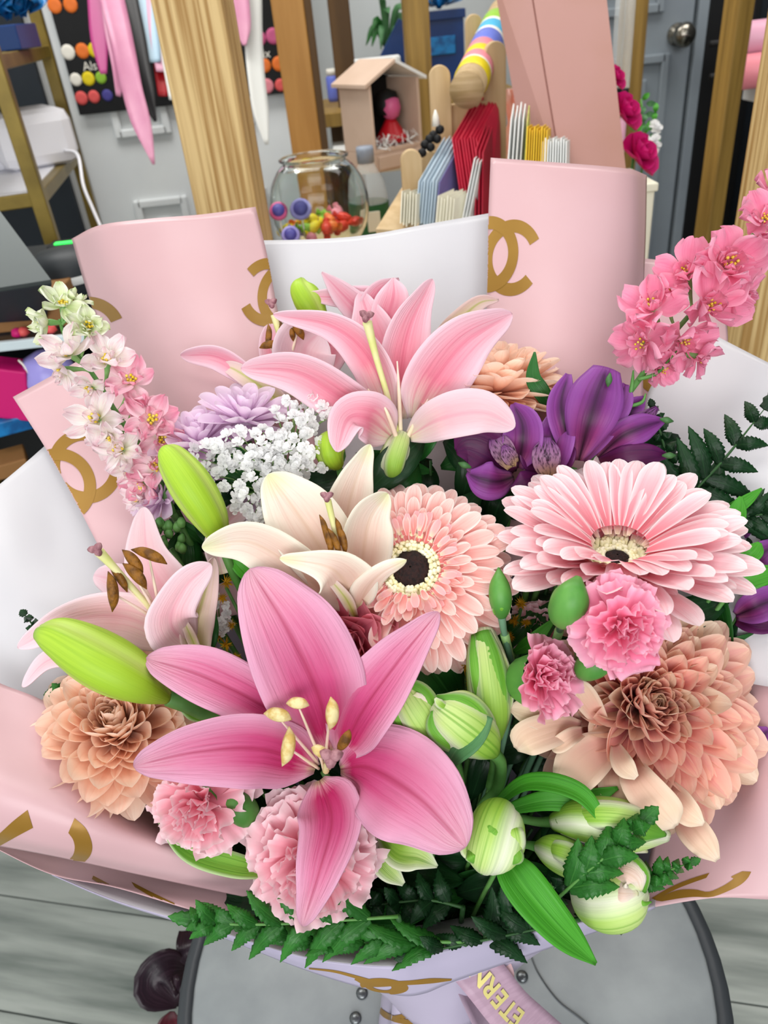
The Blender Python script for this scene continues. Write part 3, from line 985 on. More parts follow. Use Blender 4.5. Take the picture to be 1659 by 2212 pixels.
def gerbera(label, c, axis, R, mt, eye=.17, cream=.36, tilt=14, seed=1, dome=0.0, nr=30, psy=1.0):
    rg_ = random.Random(seed)
    M_ = frame_from_axis(P(*c), axis)
    t = T('gerbera', label, 'flower', mat=M_, group='gerbera daisies in the bouquet')
    shapes = [strap_mesh(mt, [.05, .085, .115, .13, .14, .145, .14], rnd=.72, curve=cv, cup=cp, nu=14, nv=7, grooves=2, tipdrop=td) for cv, cp, td in [(-.25, .25, -.02), (-.1, .35, .0), (-.4, .2, -.03)]]
    small = [strap_mesh(mt, [.05, .10, .14, .15, .15, .14], rnd=.65, curve=cv, cup=.35, nu=10, nv=5, grooves=1) for cv in (.15, -.15)]
    flo = [strap_mesh('gerbera_floret', [.06, .10, .13, .13, .07], curve=cv, cup=.4, nu=7, nv=5) for cv in (-.2, -.7, .2)]
    for ring, (n, r0, ln, tl) in enumerate([(nr, .30, .72, tilt - 4), (nr, .30, .67, tilt + 2), (nr, .28, .56, tilt + 9)]):
        for k in range(n):
            az = 2 * math.pi * (k + (ring % 2) * .5 + rg_.uniform(-.22, .22)) / n
            l_ = ln * R * rg_.uniform(.92, 1.06)
            inst('ray_petal', rg_.choice(shapes), t, dirM(az, math.radians(90 - tl + rg_.uniform(-4, 4)), r0 * R, l_, psy * rg_.uniform(.95, 1.2) * (1.0 if ring < 2 else 1.1), rg_.uniform(-.15, .15), .004 * ring))
    for ring, (n, r0, ln, tl) in enumerate([(34, .38, .28, 20), (36, .34, .20, 28)]):
        for k in range(n):
            az = 2 * math.pi * (k + rg_.uniform(-.3, .3)) / n
            inst('inner_petal', rg_.choice(small), t, dirM(az, math.radians(90 - tl + rg_.uniform(-9, 9)), r0 * R, ln * R * rg_.uniform(.8, 1.2), 1.25, 0, .006))
    for k in range(44):
        az = 2 * math.pi * (k + rg_.uniform(-.3, .3)) / 44
        inst('disc_floret', rg_.choice(flo), t, dirM(az, math.radians(90 - 30 + rg_.uniform(-12, 12)), (cream - .01) * R, .17 * R * rg_.uniform(.8, 1.25), 1.5, 0, .006))
    W = np.array(M_)

    def tw(v):
        return np.asarray(v) @ W[:3, :3].T + W[:3, 3]
    # receptacle
    pr = [(.42 * R, -.014), (.42 * R, .001), (cream * R, .006), (eye * R, .0085), (.02 * R, .007)]
    V, n = [], 40
    for r, h in pr:
        for j in range(n):
            a = 2 * math.pi * j / n
            V.append(tw((r * math.cos(a), r * math.sin(a), h)))
    F = gridF(len(pr), n, True) + [tuple(range((len(pr) - 1) * n, len(pr) * n))]
    mk('receptacle', V, F, 'gerbera_cream', t)
    # eye
    V = []
    pr = [(eye * R, .0075), (eye * R * .9, .0105), (eye * R * .5, .0125), (.0005, .0128)]
    for r, h in pr:
        for j in range(n):
            a = 2 * math.pi * j / n
            w_ = 1 + .05 * math.sin(a * 9 + r * 900)
            V.append(tw((r * w_ * math.cos(a), r * w_ * math.sin(a), h)))
    mk('dark_eye', V, gridF(len(pr), n, True), 'gerbera_eye', t)
    # cream florets: hundreds of tiny rods, one piece of stuff
    V, F = [], []
    for k in range(300):
        rr = (eye + (cream - eye) * ((k % 6) + .5) / 6) * R
        a = k * 2.39996 + rg_.uniform(-.1, .1)
        h = .0035 + rg_.uniform(0, .0025)
        b = np.array([rr * math.cos(a), rr * math.sin(a), .006])
        o_ = np.array([math.cos(a), math.sin(a), 0]) * (.0012 if k % 6 > 2 else -.0006)
        i0 = len(V)
        for hh, q in ((0, .0010), (h, .0014), (h + .0008, .0007)):
            for j in range(5):
                x = 2 * math.pi * j / 5
                V.append(tw(b + o_ * hh / .004 + np.array([q * math.cos(x), q * math.sin(x), hh])))
        for f in gridF(3, 5, True):
            F.append(tuple(i0 + x for x in f))
        F.append(tuple(i0 + 10 + j for j in range(5)))
    mk('cream_florets', V, F, 'gerbera_cream', t, kind='stuff')
    stem_to_bind(t, tw((0, 0, -.012)), .003)
    return t


def mum(label, c, axis, R, mts, n=150, seed=2, maxpol=108, incurve=.9, wsc=1.0, squash=1.0, name='chrysanthemum', minpol=4, group='chrysanthemums in the bouquet', core=.16):
    rg_ = random.Random(seed)
    M_ = frame_from_axis(P(*c), axis, seed)
    t = T(name, label, 'flower', mat=M_, group=group)
    sh = {}
    for m_ in set(mts):
        sh[m_] = [[strap_mesh(m_, [.07, .13, .19, .23, .25, .245, .22], rnd=.62, curve=cv, cup=cp, nu=12, nv=5) for cv in (incurve, incurve * .7)] for cp in (.55,)][0] + \
                 [strap_mesh(m_, [.06, .12, .17, .21, .23, .23, .20], rnd=.62, curve=cv, cup=.5, nu=12, nv=5) for cv in (incurve * .35, -.25)]
    for i in range(n):
        f = (i + .5) / n
        az = i * 2.39996 + rg_.uniform(-.12, .12)
        pol = math.radians(minpol + (maxpol - minpol) * f ** .72 + rg_.uniform(-5, 5))
        ln = R * (1 - core) * (.30 + .70 * f ** .55) * rg_.uniform(.9, 1.08)
        k = 0 if f < .35 else (1 if f < .7 else (2 if f < .93 or rg_.random() < .5 else 3))
        m_ = mts[0] if len(mts) == 1 or rg_.random() < .8 else mts[1]
        wy = (.75 + .45 * f) * wsc * rg_.uniform(.9, 1.12)
        mm = dirM(az, pol, core * R * (.3 + .7 * f), ln, wy, rg_.uniform(-.2, .2))
        if squash != 1:
            mm = Matrix.Diagonal(Vector((1, 1, squash, 1))) @ mm
        inst('petal', sh[m_][k], t, mm)
    W = np.array(M_)
    lathe('core', mts[0], [(.001, -.28 * R), (.16 * R, -.24 * R), (.22 * R, -.1 * R), (.15 * R, .05 * R), (.001, .1 * R)], W[:3, 3], t, ns=12, axis=W[:3, 2])
    stem_to_bind(t, W[:3, 3] - W[:3, 2] * .25 * R, .0028)
    return t


def carnation(label, c, axis, R, mt, n=26, seed=3, calyx=True, spread=100, name='carnation', group='pink carnations in the bouquet', clen=1.15, cw=.36):
    rg_ = random.Random(seed)
    M_ = frame_from_axis(P(*c), axis, seed * 1.7)
    t = T(name, label, 'flower', mat=M_, group=group)
    sh = [strap_mesh(mt, [.08, .14, .28, .46, .58, .60], curve=cv, cup=.02, nu=13, nv=25, wav=wv, ph=p, ser=.018, kk=kk, frill=.55) for cv, wv, p, kk in [(.10, .09, .3, 1.0), (-.25, .10, 1.7, 1.1), (.25, .13, 3.1, 1.15), (-.6, .09, 4.4, .9), (.4, .14, 5.2, 1.25)]]
    for i in range(n):
        f = (i + .5) / n
        az = i * 2.39996 + rg_.uniform(-.2, .2)
        pol = math.radians(6 + (spread - 6) * f ** .85 + rg_.uniform(-6, 6))
        ln = R * (.74 + .34 * f) * rg_.uniform(.95, 1.05)
        inst('petal', sh[(2, 4, 0, 1, 4)[i % 5]] if f < .5 else sh[(0, 1, 3)[i % 3]], t, dirM(az, pol, .02 * R, ln, (.60 + .55 * f) * rg_.uniform(.9, 1.1), rg_.uniform(-.5, .5) * (1 - f * .6), -.12 * R))
    W = np.array(M_)
    if calyx:
        lathe('calyx', 'calyx_green', [(.03 * R, -clen * R), (cw * .7 * R, -.95 * clen * R), (cw * R, -.6 * clen * R), (cw * 1.05 * R, -.2 * R), (cw * .95 * R, .02 * R)], W[:3, 3], t, ns=16, axis=W[:3, 2], caps=False)
    stem_to_bind(t, W[:3, 3] - W[:3, 2] * clen * R, .0018, 'stem_grey')
    return t


def floret_mesh_set(mt):
    return [strap_mesh(mt, [.10, .24, .42, .52, .50, .30] if 'pink' in mt else [.10, .22, .34, .40, .34, .12], curve=cv, cup=.25, nu=9, nv=11, wav=.12, ph=p, kk=k2) for cv, p, k2 in [(.5, 0.4, 1), (.15, 2.0, 1.4), (-.2, 3.7, 1.2), (.8, 5.0, .9)]]


def larkspur(label, stem, florets, side_mats, group='larkspur spikes', rs=1.0):
    t = T('larkspur', label, 'flower', P(*stem[0]), group)
    px_tube(t, 'stem', 'stem_green', stem, [7 + 9 * k / (len(stem) - 1) for k in range(len(stem))], ns=8, nu=30)
    stem_to_bind(t, P(*stem[-1]), .0024, 'stem_green', 'lower_stem')
    W0 = WM[t].inverted()
    sc = cr([P(*p) for p in stem], np.linspace(0, 1, 80))
    sets = {m_: floret_mesh_set(m_) for m_ in set(f[4] for f in florets)}
    for k, (x, y, d, r, m_, ax) in enumerate(florets):
        rg_ = random.Random(k + 5)
        ctr = P(x, y, d)
        axis = RT * ax[0] + DN * ax[1] - FW * ax[2]
        Mw = frame_from_axis(ctr, axis, k * 1.1)
        R = r * rs * d / FPX
        Wn = np.array(Mw)
        # floret body: pedicel from the stem with a spur
        q = sc[np.argmin(np.linalg.norm(sc - ctr, axis=1) + np.abs(np.arange(80) - 40) * 0)]
        q = sc[min(79, int(np.argmin(np.linalg.norm(sc - ctr, axis=1))) + 4)]
        body = tube(t, 'floret', 'calyx_pale', [q, (q + ctr) / 2 - Wn[:3, 2] * R * .3, ctr - Wn[:3, 2] * R * .12, ctr + Wn[:3, 2] * R * .06], [.0009, .001, .0022, .0016], ns=7, nu=12)
        base = W0 @ Mw

        def put(nm, me, m4):
            o = bpy.data.objects.new(nm, me)
            COL.objects.link(o)
            o.parent = body
            o.matrix_local = base @ m4
            return o
        for i in range(6):
            put('petal', rg_.choice(sets[m_]), dirM(i * 1.0472 + rg_.uniform(-.25, .25), math.radians(74 + rg_.uniform(-26, 20)), .05 * R, R * rg_.uniform(.95, 1.25), rg_.uniform(.7, 1.0), rg_.uniform(-.4, .4)))
        for i in range(5):
            put('inner_petal', rg_.choice(sets[m_]), dirM(i * 1.2566 + .4, math.radians(44 + rg_.uniform(-14, 14)), .03 * R, R * .62, .8, rg_.uniform(-.4, .4)))
        # stamen tuft
        V, F = [], []
        for i in range(9):
            a, q_ = i * 2.4, .07 * R * math.sqrt(i)
            b = ctr + Wn[:3, 0] * q_ * math.cos(a) + Wn[:3, 1] * q_ * math.sin(a) + Wn[:3, 2] * R * (.28 + .05 * (i % 3))
            i0 = len(V)
            rr = (.05 if 'pink' in m_ else .075) * R
            for dv in (Wn[:3, 2], Wn[:3, 0], Wn[:3, 1], -Wn[:3, 0], -Wn[:3, 1], -Wn[:3, 2] * 3):
                V.append(b + dv * rr)
            F += [tuple(i0 + z for z in f) for f in ((0, 1, 2), (0, 2, 3), (0, 3, 4), (0, 4, 1), (5, 2, 1), (5, 3, 2), (5, 4, 3), (5, 1, 4))]
        o = mk('stamens', V, F, 'pollen_yellow', t, kind='stuff')
        o.parent = body
    return t


def fern(label, rach, n, ln, wd, mt='fern_green', both=True, seed=1, taper=.35, ang=62, start=.08, group='leatherleaf fern fronds', stem=True, ser=(7, .26), rollr=25, endlen=.25, mid=.25, bw=9):
    rg_ = random.Random(seed)
    t = T('fern_frond', label, 'fern', P(*rach[-1]), group)
    px_tube(t, 'rachis', 'stem_dark' if mt == 'fern_deep' else 'stem_green', rach, [bw] + [bw * .7] * (len(rach) - 2) + [2], ns=6, nu=26)
    ts = np.linspace(0, 1, 101)
    C = cr(rach, ts)
    for k in range(n):
        f = start + (1 - start) * (k + .5) / n
        p = C[int(f * 100)]
        d = C[min(100, int(f * 100) + 2)] - C[max(0, int(f * 100) - 2)]
        a0 = math.atan2(d[1], d[0])
        l_ = ln * (endlen + (1 - endlen) * (1 - f) ** .8 if f > mid else .75 + .25 * f / mid) * rg_.uniform(.85, 1.1)
        for sd in ((1, -1) if both else (1,)):
            a = a0 + sd * math.radians(ang - 16 * f + rg_.uniform(-7, 7))
            e = (p[0] + math.cos(a) * l_, p[1] + math.sin(a) * l_, p[2] + rg_.uniform(-.008, .008))
            m_ = (p[0] + math.cos(a - sd * .12) * l_ * .5, p[1] + math.sin(a - sd * .12) * l_ * .5, (p[2] + e[2]) / 2 - .004)
            w_ = wd * (.5 + .5 * (l_ / ln))
            petal(t, 'leaflet', mt, [tuple(p), m_, e], [w_ * .45, w_, w_ * .9, w_ * .6, 2], nu=int(ser[0] * 5) + 1, nv=5, cup=-.15, ser=ser, roll=rg_.uniform(-rollr, rollr), thick=.0003)
    e = C[100]
    d = unit(np.append((C[100] - C[96])[:2], 0))
    petal(t, 'leaflet', mt, [tuple(e), (e[0] + d[0] * ln * .22, e[1] + d[1] * ln * .22, e[2]), (e[0] + d[0] * ln * .42, e[1] + d[1] * ln * .42, e[2])], [wd * .5, wd * .7, wd * .5, 2], nu=13, nv=5, ser=(4, .35), cup=-.1, thick=.0003)
    if stem:
        stem_to_bind(t, P(*rach[0]), .0016, 'stem_dark', 'lower_stem')
    return t


def leaf(label, pts, wid, mt='leaf_bright', group='loose green leaves', stem=True, name='leaf', **k):
    t = T(name, label, 'leaf', P(*pts[0]), group)
    k.setdefault('cup', .2)
    k.setdefault('rib', .08)
    petal(t, 'blade', mt, pts, wid, nu=26, nv=9, thick=.0005, **k)
    if stem:
        stem_to_bind(t, P(*pts[0]), .0014, 'stem_green', 'stalk')
    return t
# ------------------------------------------------------------------ lilies
lily('large deep pink lily wide open at the front with cream anthers', (700, 1668, .412), 'lily_deep', [
    ([(712, 1625, .408), (690, 1510, .388), (628, 1370, .378), (540, 1228, .392)], [30, 140, 205, 222, 205, 150, 8], dict(ruf=.04, cup=.15, roll=[0, 0, -8, -10])),
    ([(738, 1632, .408), (780, 1540, .390), (858, 1430, .384), (947, 1322, .392)], [30, 110, 138, 138, 112, 70, 6], dict(cup=.3, ruf=.05, roll=12)),
    ([(690, 1620, .409), (580, 1532, .394), (440, 1460, .390), (315, 1422, .398)], [30, 75, 100, 118, 118, 85, 10], dict(cup=.35, rib=.15, roll=-8)),
    ([(682, 1660, .409), (570, 1620, .386), (430, 1625, .376), (288, 1655, .384)], [24, 130, 152, 150, 128, 88, 8], dict(cup=.28, ruf=.04, roll=14)),
    ([(735, 1662, .409), (800, 1660, .392), (905, 1725, .374), (1006, 1830, .370)], [24, 120, 190, 226, 210, 150, 12], dict(cup=.12, ruf=.06, roll=-6, ph=1.0)),
    ([(690, 1685, .407), (716, 1770, .388), (690, 1880, .370), (653, 2000, .366)], [30, 128, 140, 122, 96, 62, 6], dict(cup=.32, ruf=.04, roll=-10)),
], stamens=[(600, 1548, .372, 62, 12, 26, (688, 1650, .41), 'anther_cream'), (643, 1522, .374, 50, 5, 22, (695, 1645, .41), 'anther_cream'), (713, 1541, .372, 72, 92, 27, (702, 1645, .41), 'anther_cream'),
            (617, 1612, .372, 88, 100, 28, (688, 1660, .41), 'anther_cream'), (742, 1598, .368, 52, 120, 24, (712, 1660, .41), 'anther_brown'), (690, 1625, .366, 40, 30, 22, (700, 1665, .41), 'anther_cream')],
    style=[(704, 1665, .40), (705, 1655, .378), (712, 1640, .352)], stigma=(715, 1636, .349, 27, 95))

lily('pale pink lily standing tallest at the top centre before the white sheet', (862, 968, .478), 'lily_pink', [
    ([(838, 925, .472), (745, 865, .452), (640, 805, .445), (520, 796, .455)], [24, 78, 98, 102, 90, 62, 5], dict(cup=.3, roll=[10, 14, 18, 6])),
    ([(846, 900, .476), (800, 780, .458), (720, 706, .455), (590, 680, .466)], [24, 78, 86, 78, 60, 40, 4], dict(cup=.35, roll=16)),
    ([(850, 900, .49), (826, 790, .493), (800, 700, .497), (778, 630, .505)], [24, 80, 100, 104, 84, 50, 4], dict(cup=.3)),
    ([(868, 905, .480), (868, 800, .472), (888, 700, .472), (935, 603, .484)], [24, 90, 106, 106, 86, 52, 4], dict(cup=.3, roll=-16)),
    ([(892, 905, .474), (940, 820, .456), (1010, 735, .450), (1107, 678, .46)], [24, 104, 134, 134, 112, 72, 5], dict(cup=.25, roll=-10)),
    ([(880, 945, .468), (950, 905, .442), (1040, 890, .436), (1113, 922, .442)], [20, 70, 92, 100, 92, 66, 6], dict(cup=.15, roll=10, mat='lily_pale')),
    ([(848, 945, .468), (800, 905, .444), (752, 905, .438), (728, 975, .430)], [20, 92, 112, 100, 82, 60, 6], dict(cup=.3, roll=-10)),
], stamens=[], style=[(858, 945, .47), (838, 860, .455), (812, 770, .444), (793, 695, .436)], stigma=(791, 682, .434, 17, 100))
tt = T('lily', 'pink lily petals peeping over the tallest lily from behind', 'flower', P(850, 760, .515), 'lily blooms in the bouquet')
petal(tt, 'petal', 'lily_pink', [(850, 760, .515), (800, 690, .51), (755, 650, .508), (695, 588, .512)], [24, 60, 70, 62, 44, 4], nu=22, nv=9, cup=.3)
petal(tt, 'petal', 'lily_pink', [(840, 740, .52), (832, 690, .515), (800, 650, .512), (640, 638, .516)], [30, 66, 78, 66, 46, 6], nu=22, nv=9, cup=.3)
petal(tt, 'petal', 'lily_pink', [(790, 720, .508), (800, 660, .505), (820, 625, .505), (862, 602, .508)], [30, 50, 44, 30, 5], nu=22, nv=9, cup=.3)
petal(tt, 'petal', 'lily_pink', [(835, 760, .503), (838, 690, .50), (850, 640, .50), (850, 600, .505)], [30, 70, 76, 56, 6], nu=22, nv=9, cup=.25)
petal(tt, 'petal', 'lily_back', [(930, 760, .51), (985, 700, .505), (1035, 655, .505), (1078, 648, .508)], [30, 46, 40, 26, 4], nu=22, nv=9, cup=.3)
stem_to_bind(tt, P(850, 770, .52))
for k, (pts) in enumerate([[(866, 950, .47), (862, 850, .46), (858, 780, .455)], [(850, 945, .47), (815, 880, .458), (795, 840, .452)], [(878, 950, .468), (900, 905, .458), (925, 862, .455)], [(860, 955, .465), (840, 900, .45), (826, 870, .446)]]):
    px_tube(tt, 'filament', 'stamen_pale', pts, [11, 9, 3], ns=6, nu=12)

lily('half hidden pink lily with dark brown anthers, left behind the tallest lily', (640, 880, .505), 'lily_pale', [
    ([(610, 880, .503), (545, 820, .495), (470, 772, .492), (390, 768, .498)], [24, 40, 48, 54, 44, 4], dict(cup=.4, roll=20, mat='lily_pink')),
    ([(640, 860, .50), (655, 800, .492), (660, 750, .49), (690, 720, .495)], [50, 100, 130, 120, 50], dict(cup=.5)),
    ([(650, 860, .512), (700, 770, .512), (720, 720, .512), (735, 690, .515)], [50, 80, 90, 70, 8], dict(cup=.4, mat='lily_pink')),
    ([(620, 860, .512), (590, 760, .512), (585, 700, .515)], [40, 60, 50, 8], dict(cup=.4, mat='lily_pink')),
    ([(640, 900, .50), (570, 840, .493), (510, 800, .492), (480, 790, .495)], [30, 44, 34, 14], dict(cup=.4, mat='lily_back')),
], stamens=[(577, 726, .485, 52, 95, 13), (582, 747, .483, 44, -12, 15), (604, 712, .488, 44, 80, 14), (625, 715, .487, 48, 70, 14), (643, 716, .485, 44, 55, 16)],
    style=[(615, 780, .495), (605, 730, .488), (592, 680, .482)], stigma=(586, 654, .48, 14, 80), fil_base=(620, 800, .50))

lily('cream white lily in the middle between the lily bud and the gerbera', (765, 1335, .425), 'lily_cream', [
    ([(755, 1290, .424), (700, 1195, .412), (640, 1105, .410), (580, 1024, .418)], [30, 110, 148, 158, 146, 100, 20], dict(cup=.28, roll=-8)),
    ([(752, 1240, .432), (748, 1130, .430), (768, 1040, .430), (800, 960, .436)], [40, 90, 104, 98, 76, 46, 6], dict(cup=.3, roll=-6)),
    ([(778, 1290, .422), (785, 1200, .412), (800, 1120, .410), (838, 1066, .415)], [30, 90, 112, 112, 94, 60, 8], dict(cup=.35, roll=-18)),
    ([(752, 1325, .42), (650, 1238, .404), (540, 1172, .399), (436, 1183, .404)], [24, 78, 104, 106, 92, 64, 6], dict(cup=.25, roll=12)),
    ([(768, 1322, .416), (742, 1255, .394), (700, 1222, .386), (604, 1206, .392)], [24, 110, 140, 110, 70, 40, 6], dict(cup=.3, roll=10)),
    ([(772, 1322, .416), (792, 1275, .398), (825, 1238, .388), (878, 1210, .384)], [24, 60, 66, 54, 44, 34, 8], dict(cup=-.3, roll=-30)),
    ([(768, 1335, .413), (745, 1290, .398), (700, 1240, .390), (660, 1215, .388)], [14, 26, 20, 12, 3], dict(cup=.2, mat='lily_back')),
], stamens=[(698, 1144, .392, 66, 76, 12), (709, 1174, .389, 62, 82, 13), (730, 1148, .391, 62, 78, 12), (721, 1172, .388, 66, 68, 13), (738, 1168, .390, 66, 78, 13)],
    style=[(738, 1215, .40), (722, 1140, .392), (708, 1080, .386)], stigma=(706, 1072, .385, 15, 90), fil_base=(735, 1225, .405))

lily('pale pink lily on the left with a long style and five brown anthers', (425, 1418, .44), 'lily_pale', [
    ([(395, 1390, .438), (360, 1290, .434), (318, 1200, .437), (310, 1095, .446)], [34, 118, 140, 120, 92, 60, 8], dict(cup=.3, roll=16)),
    ([(415, 1405, .432), (370, 1345, .410), (400, 1270, .406), (456, 1218, .41)], [26, 110, 116, 90, 78, 62, 14], dict(cup=.1, roll=-12)),
    ([(392, 1395, .436), (275, 1335, .422), (150, 1342, .420), (38, 1400, .426)], [26, 96, 110, 100, 78, 52, 6], dict(cup=.25, roll=12)),
    ([(260, 1430, .445), (170, 1415, .442), (100, 1428, .44), (48, 1484, .442)], [50, 64, 56, 44, 30, 6], dict(cup=.3, roll=-20)),
    ([(370, 1350, .446), (300, 1290, .448), (250, 1255, .451), (202, 1243, .456)], [34, 92, 104, 84, 60, 8], dict(cup=.25)),
    ([(430, 1425, .434), (420, 1360, .428), (440, 1290, .424), (462, 1205, .43)], [40, 66, 74, 60, 44, 12], dict(cup=.4, mat='lily_back', roll=-20)),
    ([(434, 1425, .43), (410, 1370, .422), (392, 1330, .418), (385, 1300, .418)], [14, 22, 16, 10, 3], dict(cup=.2, mat='lily_back')),
    ([(480, 1240, .436), (470, 1180, .44), (500, 1120, .446), (545, 1095, .45)], [30, 50, 60, 46, 10], dict(cup=.3)),
], stamens=[(322, 1203, .398, 84, 22, 21), (286, 1216, .397, 72, 52, 21), (291, 1245, .395, 76, 47, 22), (238, 1278, .394, 88, 84, 22), (256, 1252, .398, 66, 55, 16)],
    style=[(352, 1345, .422), (300, 1285, .405), (255, 1235, .396), (214, 1192, .389)], stigma=(208, 1187, .388, 18, 60), fil_base=(350, 1345, .424))

# ------------------------------------------------------------------ buds
bud('plump green lily bud slanting beside the white filler flowers, left centre', 'lily_bud', [(480, 1180, .43), (455, 1120, .422), (412, 1050, .417), (370, 990, .418), (352, 974, .42)], [26, 74, 90, 66, 26], tips=2, stempts=[(500, 1230, .435), (530, 1290, .45)], swid=20)
bud('large green lily bud with purple tips lying at the left above the peach flower', 'lily_bud', [(362, 1508, .415), (290, 1468, .400), (210, 1425, .396), (130, 1380, .398), (88, 1368, .402)], [30, 104, 120, 90, 40], tips=3, stempts=[(420, 1530, .42), (500, 1570, .435)], swid=34)
bud('small green bud tucked under the tallest lily beside the white fillers', 'lily_bud', [(732, 1008, .452), (716, 985, .448), (712, 955, .448), (722, 930, .452)], [26, 60, 54, 14])
bud('green lily bud rising behind the upper pink petals before the white sheet', 'lily_bud', [(690, 690, .52), (668, 655, .52), (652, 625, .522), (652, 602, .525)], [40, 62, 52, 10])
t = bud('yellow green swollen lily bud under the tallest lily', 'lily_bud', [(852, 1030, .466), (848, 1005, .462), (858, 970, .464), (868, 945, .47)], [30, 60, 58, 40], mt='bud_pale')


def alstro_bud(label, pts, wid, flaps, stempts=None, swid=14):
    t = T('alstroemeria_bud', label, 'flower bud', P(*pts[0]), 'white green alstroemeria buds')
    px_tube(t, 'bud', 'bud_pale', pts, wid, ns=30, nu=26, lobes=3, lob=.10)
    for f in flaps:
        k = dict(f[2]) if len(f) > 2 else {}
        m_ = k.pop('mat', 'bud_leaf')
        petal(t, 'petal', m_, f[0], f[1], nu=18, nv=9, cup=k.pop('cup', -.45), thick=.0004, **k)
    sp = stempts or [(pts[0][0], pts[0][1] + 30, pts[0][2] + .02)]
    px_tube(t, 'stem', 'stem_green', [pts[0]] + sp, [swid + 6] + [swid] * len(sp), ns=8)
    stem_to_bind(t, P(*sp[-1]), .002, 'stem_green', 'lower_stem')
    return t


alstro_bud('white green bud with a torn opening beside the deep pink lily', [(960, 1610, .42), (920, 1570, .405), (885, 1520, .40), (862, 1480, .405)], [40, 96, 96, 40],
           [([(965, 1615, .412), (890, 1570, .394), (855, 1520, .392), (850, 1478, .396)], [20, 52, 56, 40, 8]),
            ([(965, 1600, .414), (935, 1540, .394), (905, 1495, .392), (860, 1470, .396)], [14, 40, 50, 40, 8]),
            ([(930, 1570, .398), (915, 1530, .391), (895, 1500, .390)], [30, 52, 44, 14], dict(mat='lily_cream'))], [(990, 1650, .44), (1000, 1700, .46)])
alstro_bud('opening white green bud curled over the grey green leaf', [(1060, 1620, .42), (1020, 1580, .398), (975, 1545, .392), (938, 1520, .394)], [44, 118, 118, 44],
           [([(1070, 1622, .412), (1040, 1570, .386), (1000, 1525, .382), (942, 1505, .386)], [20, 60, 66, 48, 10]),
            ([(1055, 1630, .412), (985, 1600, .386), (945, 1570, .384), (935, 1535, .386)], [20, 54, 60, 44, 10]),
            ([(1020, 1590, .392), (985, 1560, .382), (962, 1540, .382)], [30, 44, 40, 14], dict(mat='lily_cream')),
            ([(965, 1530, .382), (950, 1520, .380), (940, 1508, .380)], [16, 20, 6], dict(mat='bud_pale'))], [(1082, 1650, .425), (1075, 1700, .435), (1040, 1745, .45)], 26)
alstro_bud('long green striped bud upright below the middle gerbera', [(1065, 1585, .425), (1062, 1520, .412), (1052, 1430, .410), (1042, 1365, .418)], [50, 92, 86, 56],
           [([(1068, 1590, .416), (1075, 1520, .400), (1060, 1430, .399), (1040, 1362, .408)], [20, 44, 60, 56, 40]),
            ([(1060, 1590, .416), (1040, 1500, .402), (1028, 1430, .401), (1022, 1370, .41)], [16, 34, 36, 30, 10]),
            ([(1090, 1560, .416), (1098, 1500, .404), (1090, 1440, .404), (1075, 1390, .41)], [12, 24, 26, 20, 6], dict(mat='bud_pale'))], [(1070, 1640, .43), (1060, 1700, .44)], 24)
alstro_bud('round nodding white green bud right of the deep pink lily', [(1090, 1760, .405), (1075, 1785, .392), (1062, 1830, .388), (1050, 1868, .392)], [60, 118, 122, 60],
           [([(1085, 1758, .398), (1075, 1785, .378), (1050, 1815, .376), (1035, 1850, .380)], [36, 60, 62, 50, 14]),
            ([(1098, 1762, .398), (1105, 1790, .380), (1112, 1825, .378), (1110, 1858, .383)], [20, 44, 50, 44, 14], dict(mat='bud_pale')),
            ([(1040, 1770, .398), (1020, 1800, .384), (1012, 1835, .382), (1025, 1862, .384)], [16, 34, 40, 36, 10], dict(mat='bud_pale')),
            ([(1100, 1830, .380), (1112, 1850, .376), (1098, 1866, .378)], [20, 40, 10]),
            ([(1015, 1835, .380), (1020, 1852, .376), (1030, 1866, .380)], [16, 30, 10]),
            ([(1050, 1850, .382), (1046, 1870, .380), (1040, 1890, .383)], [20, 14, 3])], [(1085, 1745, .42), (1080, 1735, .45)])
alstro_bud('pale green striped bud lying under the dusty chrysanthemum', [(1200, 1775, .425), (1270, 1770, .407), (1360, 1785, .402), (1440, 1805, .408)], [40, 92, 100, 26],
           [([(1200, 1772, .415), (1280, 1760, .394), (1370, 1768, .390), (1442, 1800, .398)], [20, 54, 60, 48, 10], dict(mat='bud_pale')),
            ([(1330, 1790, .398), (1390, 1790, .390), (1440, 1804, .396)], [30, 62, 56, 8]),
            ([(1210, 1795, .415), (1280, 1812, .398), (1350, 1828, .396), (1400, 1840, .402)], [12, 26, 30, 26, 6], dict(mat='lily_cream'))], [(1160, 1775, .435), (1090, 1760, .45)], 20)
alstro_bud('small pale green bud half behind the fern leaf, lower right', [(1165, 1830, .428), (1200, 1840, .416), (1245, 1860, .412), (1285, 1890, .418)], [30, 72, 74, 20],
           [([(1165, 1828, .42), (1205, 1836, .404), (1250, 1855, .401), (1285, 1888, .41)], [16, 40, 46, 34, 6], dict(mat='bud_pale'))], [(1140, 1825, .435), (1100, 1820, .455)], 18)
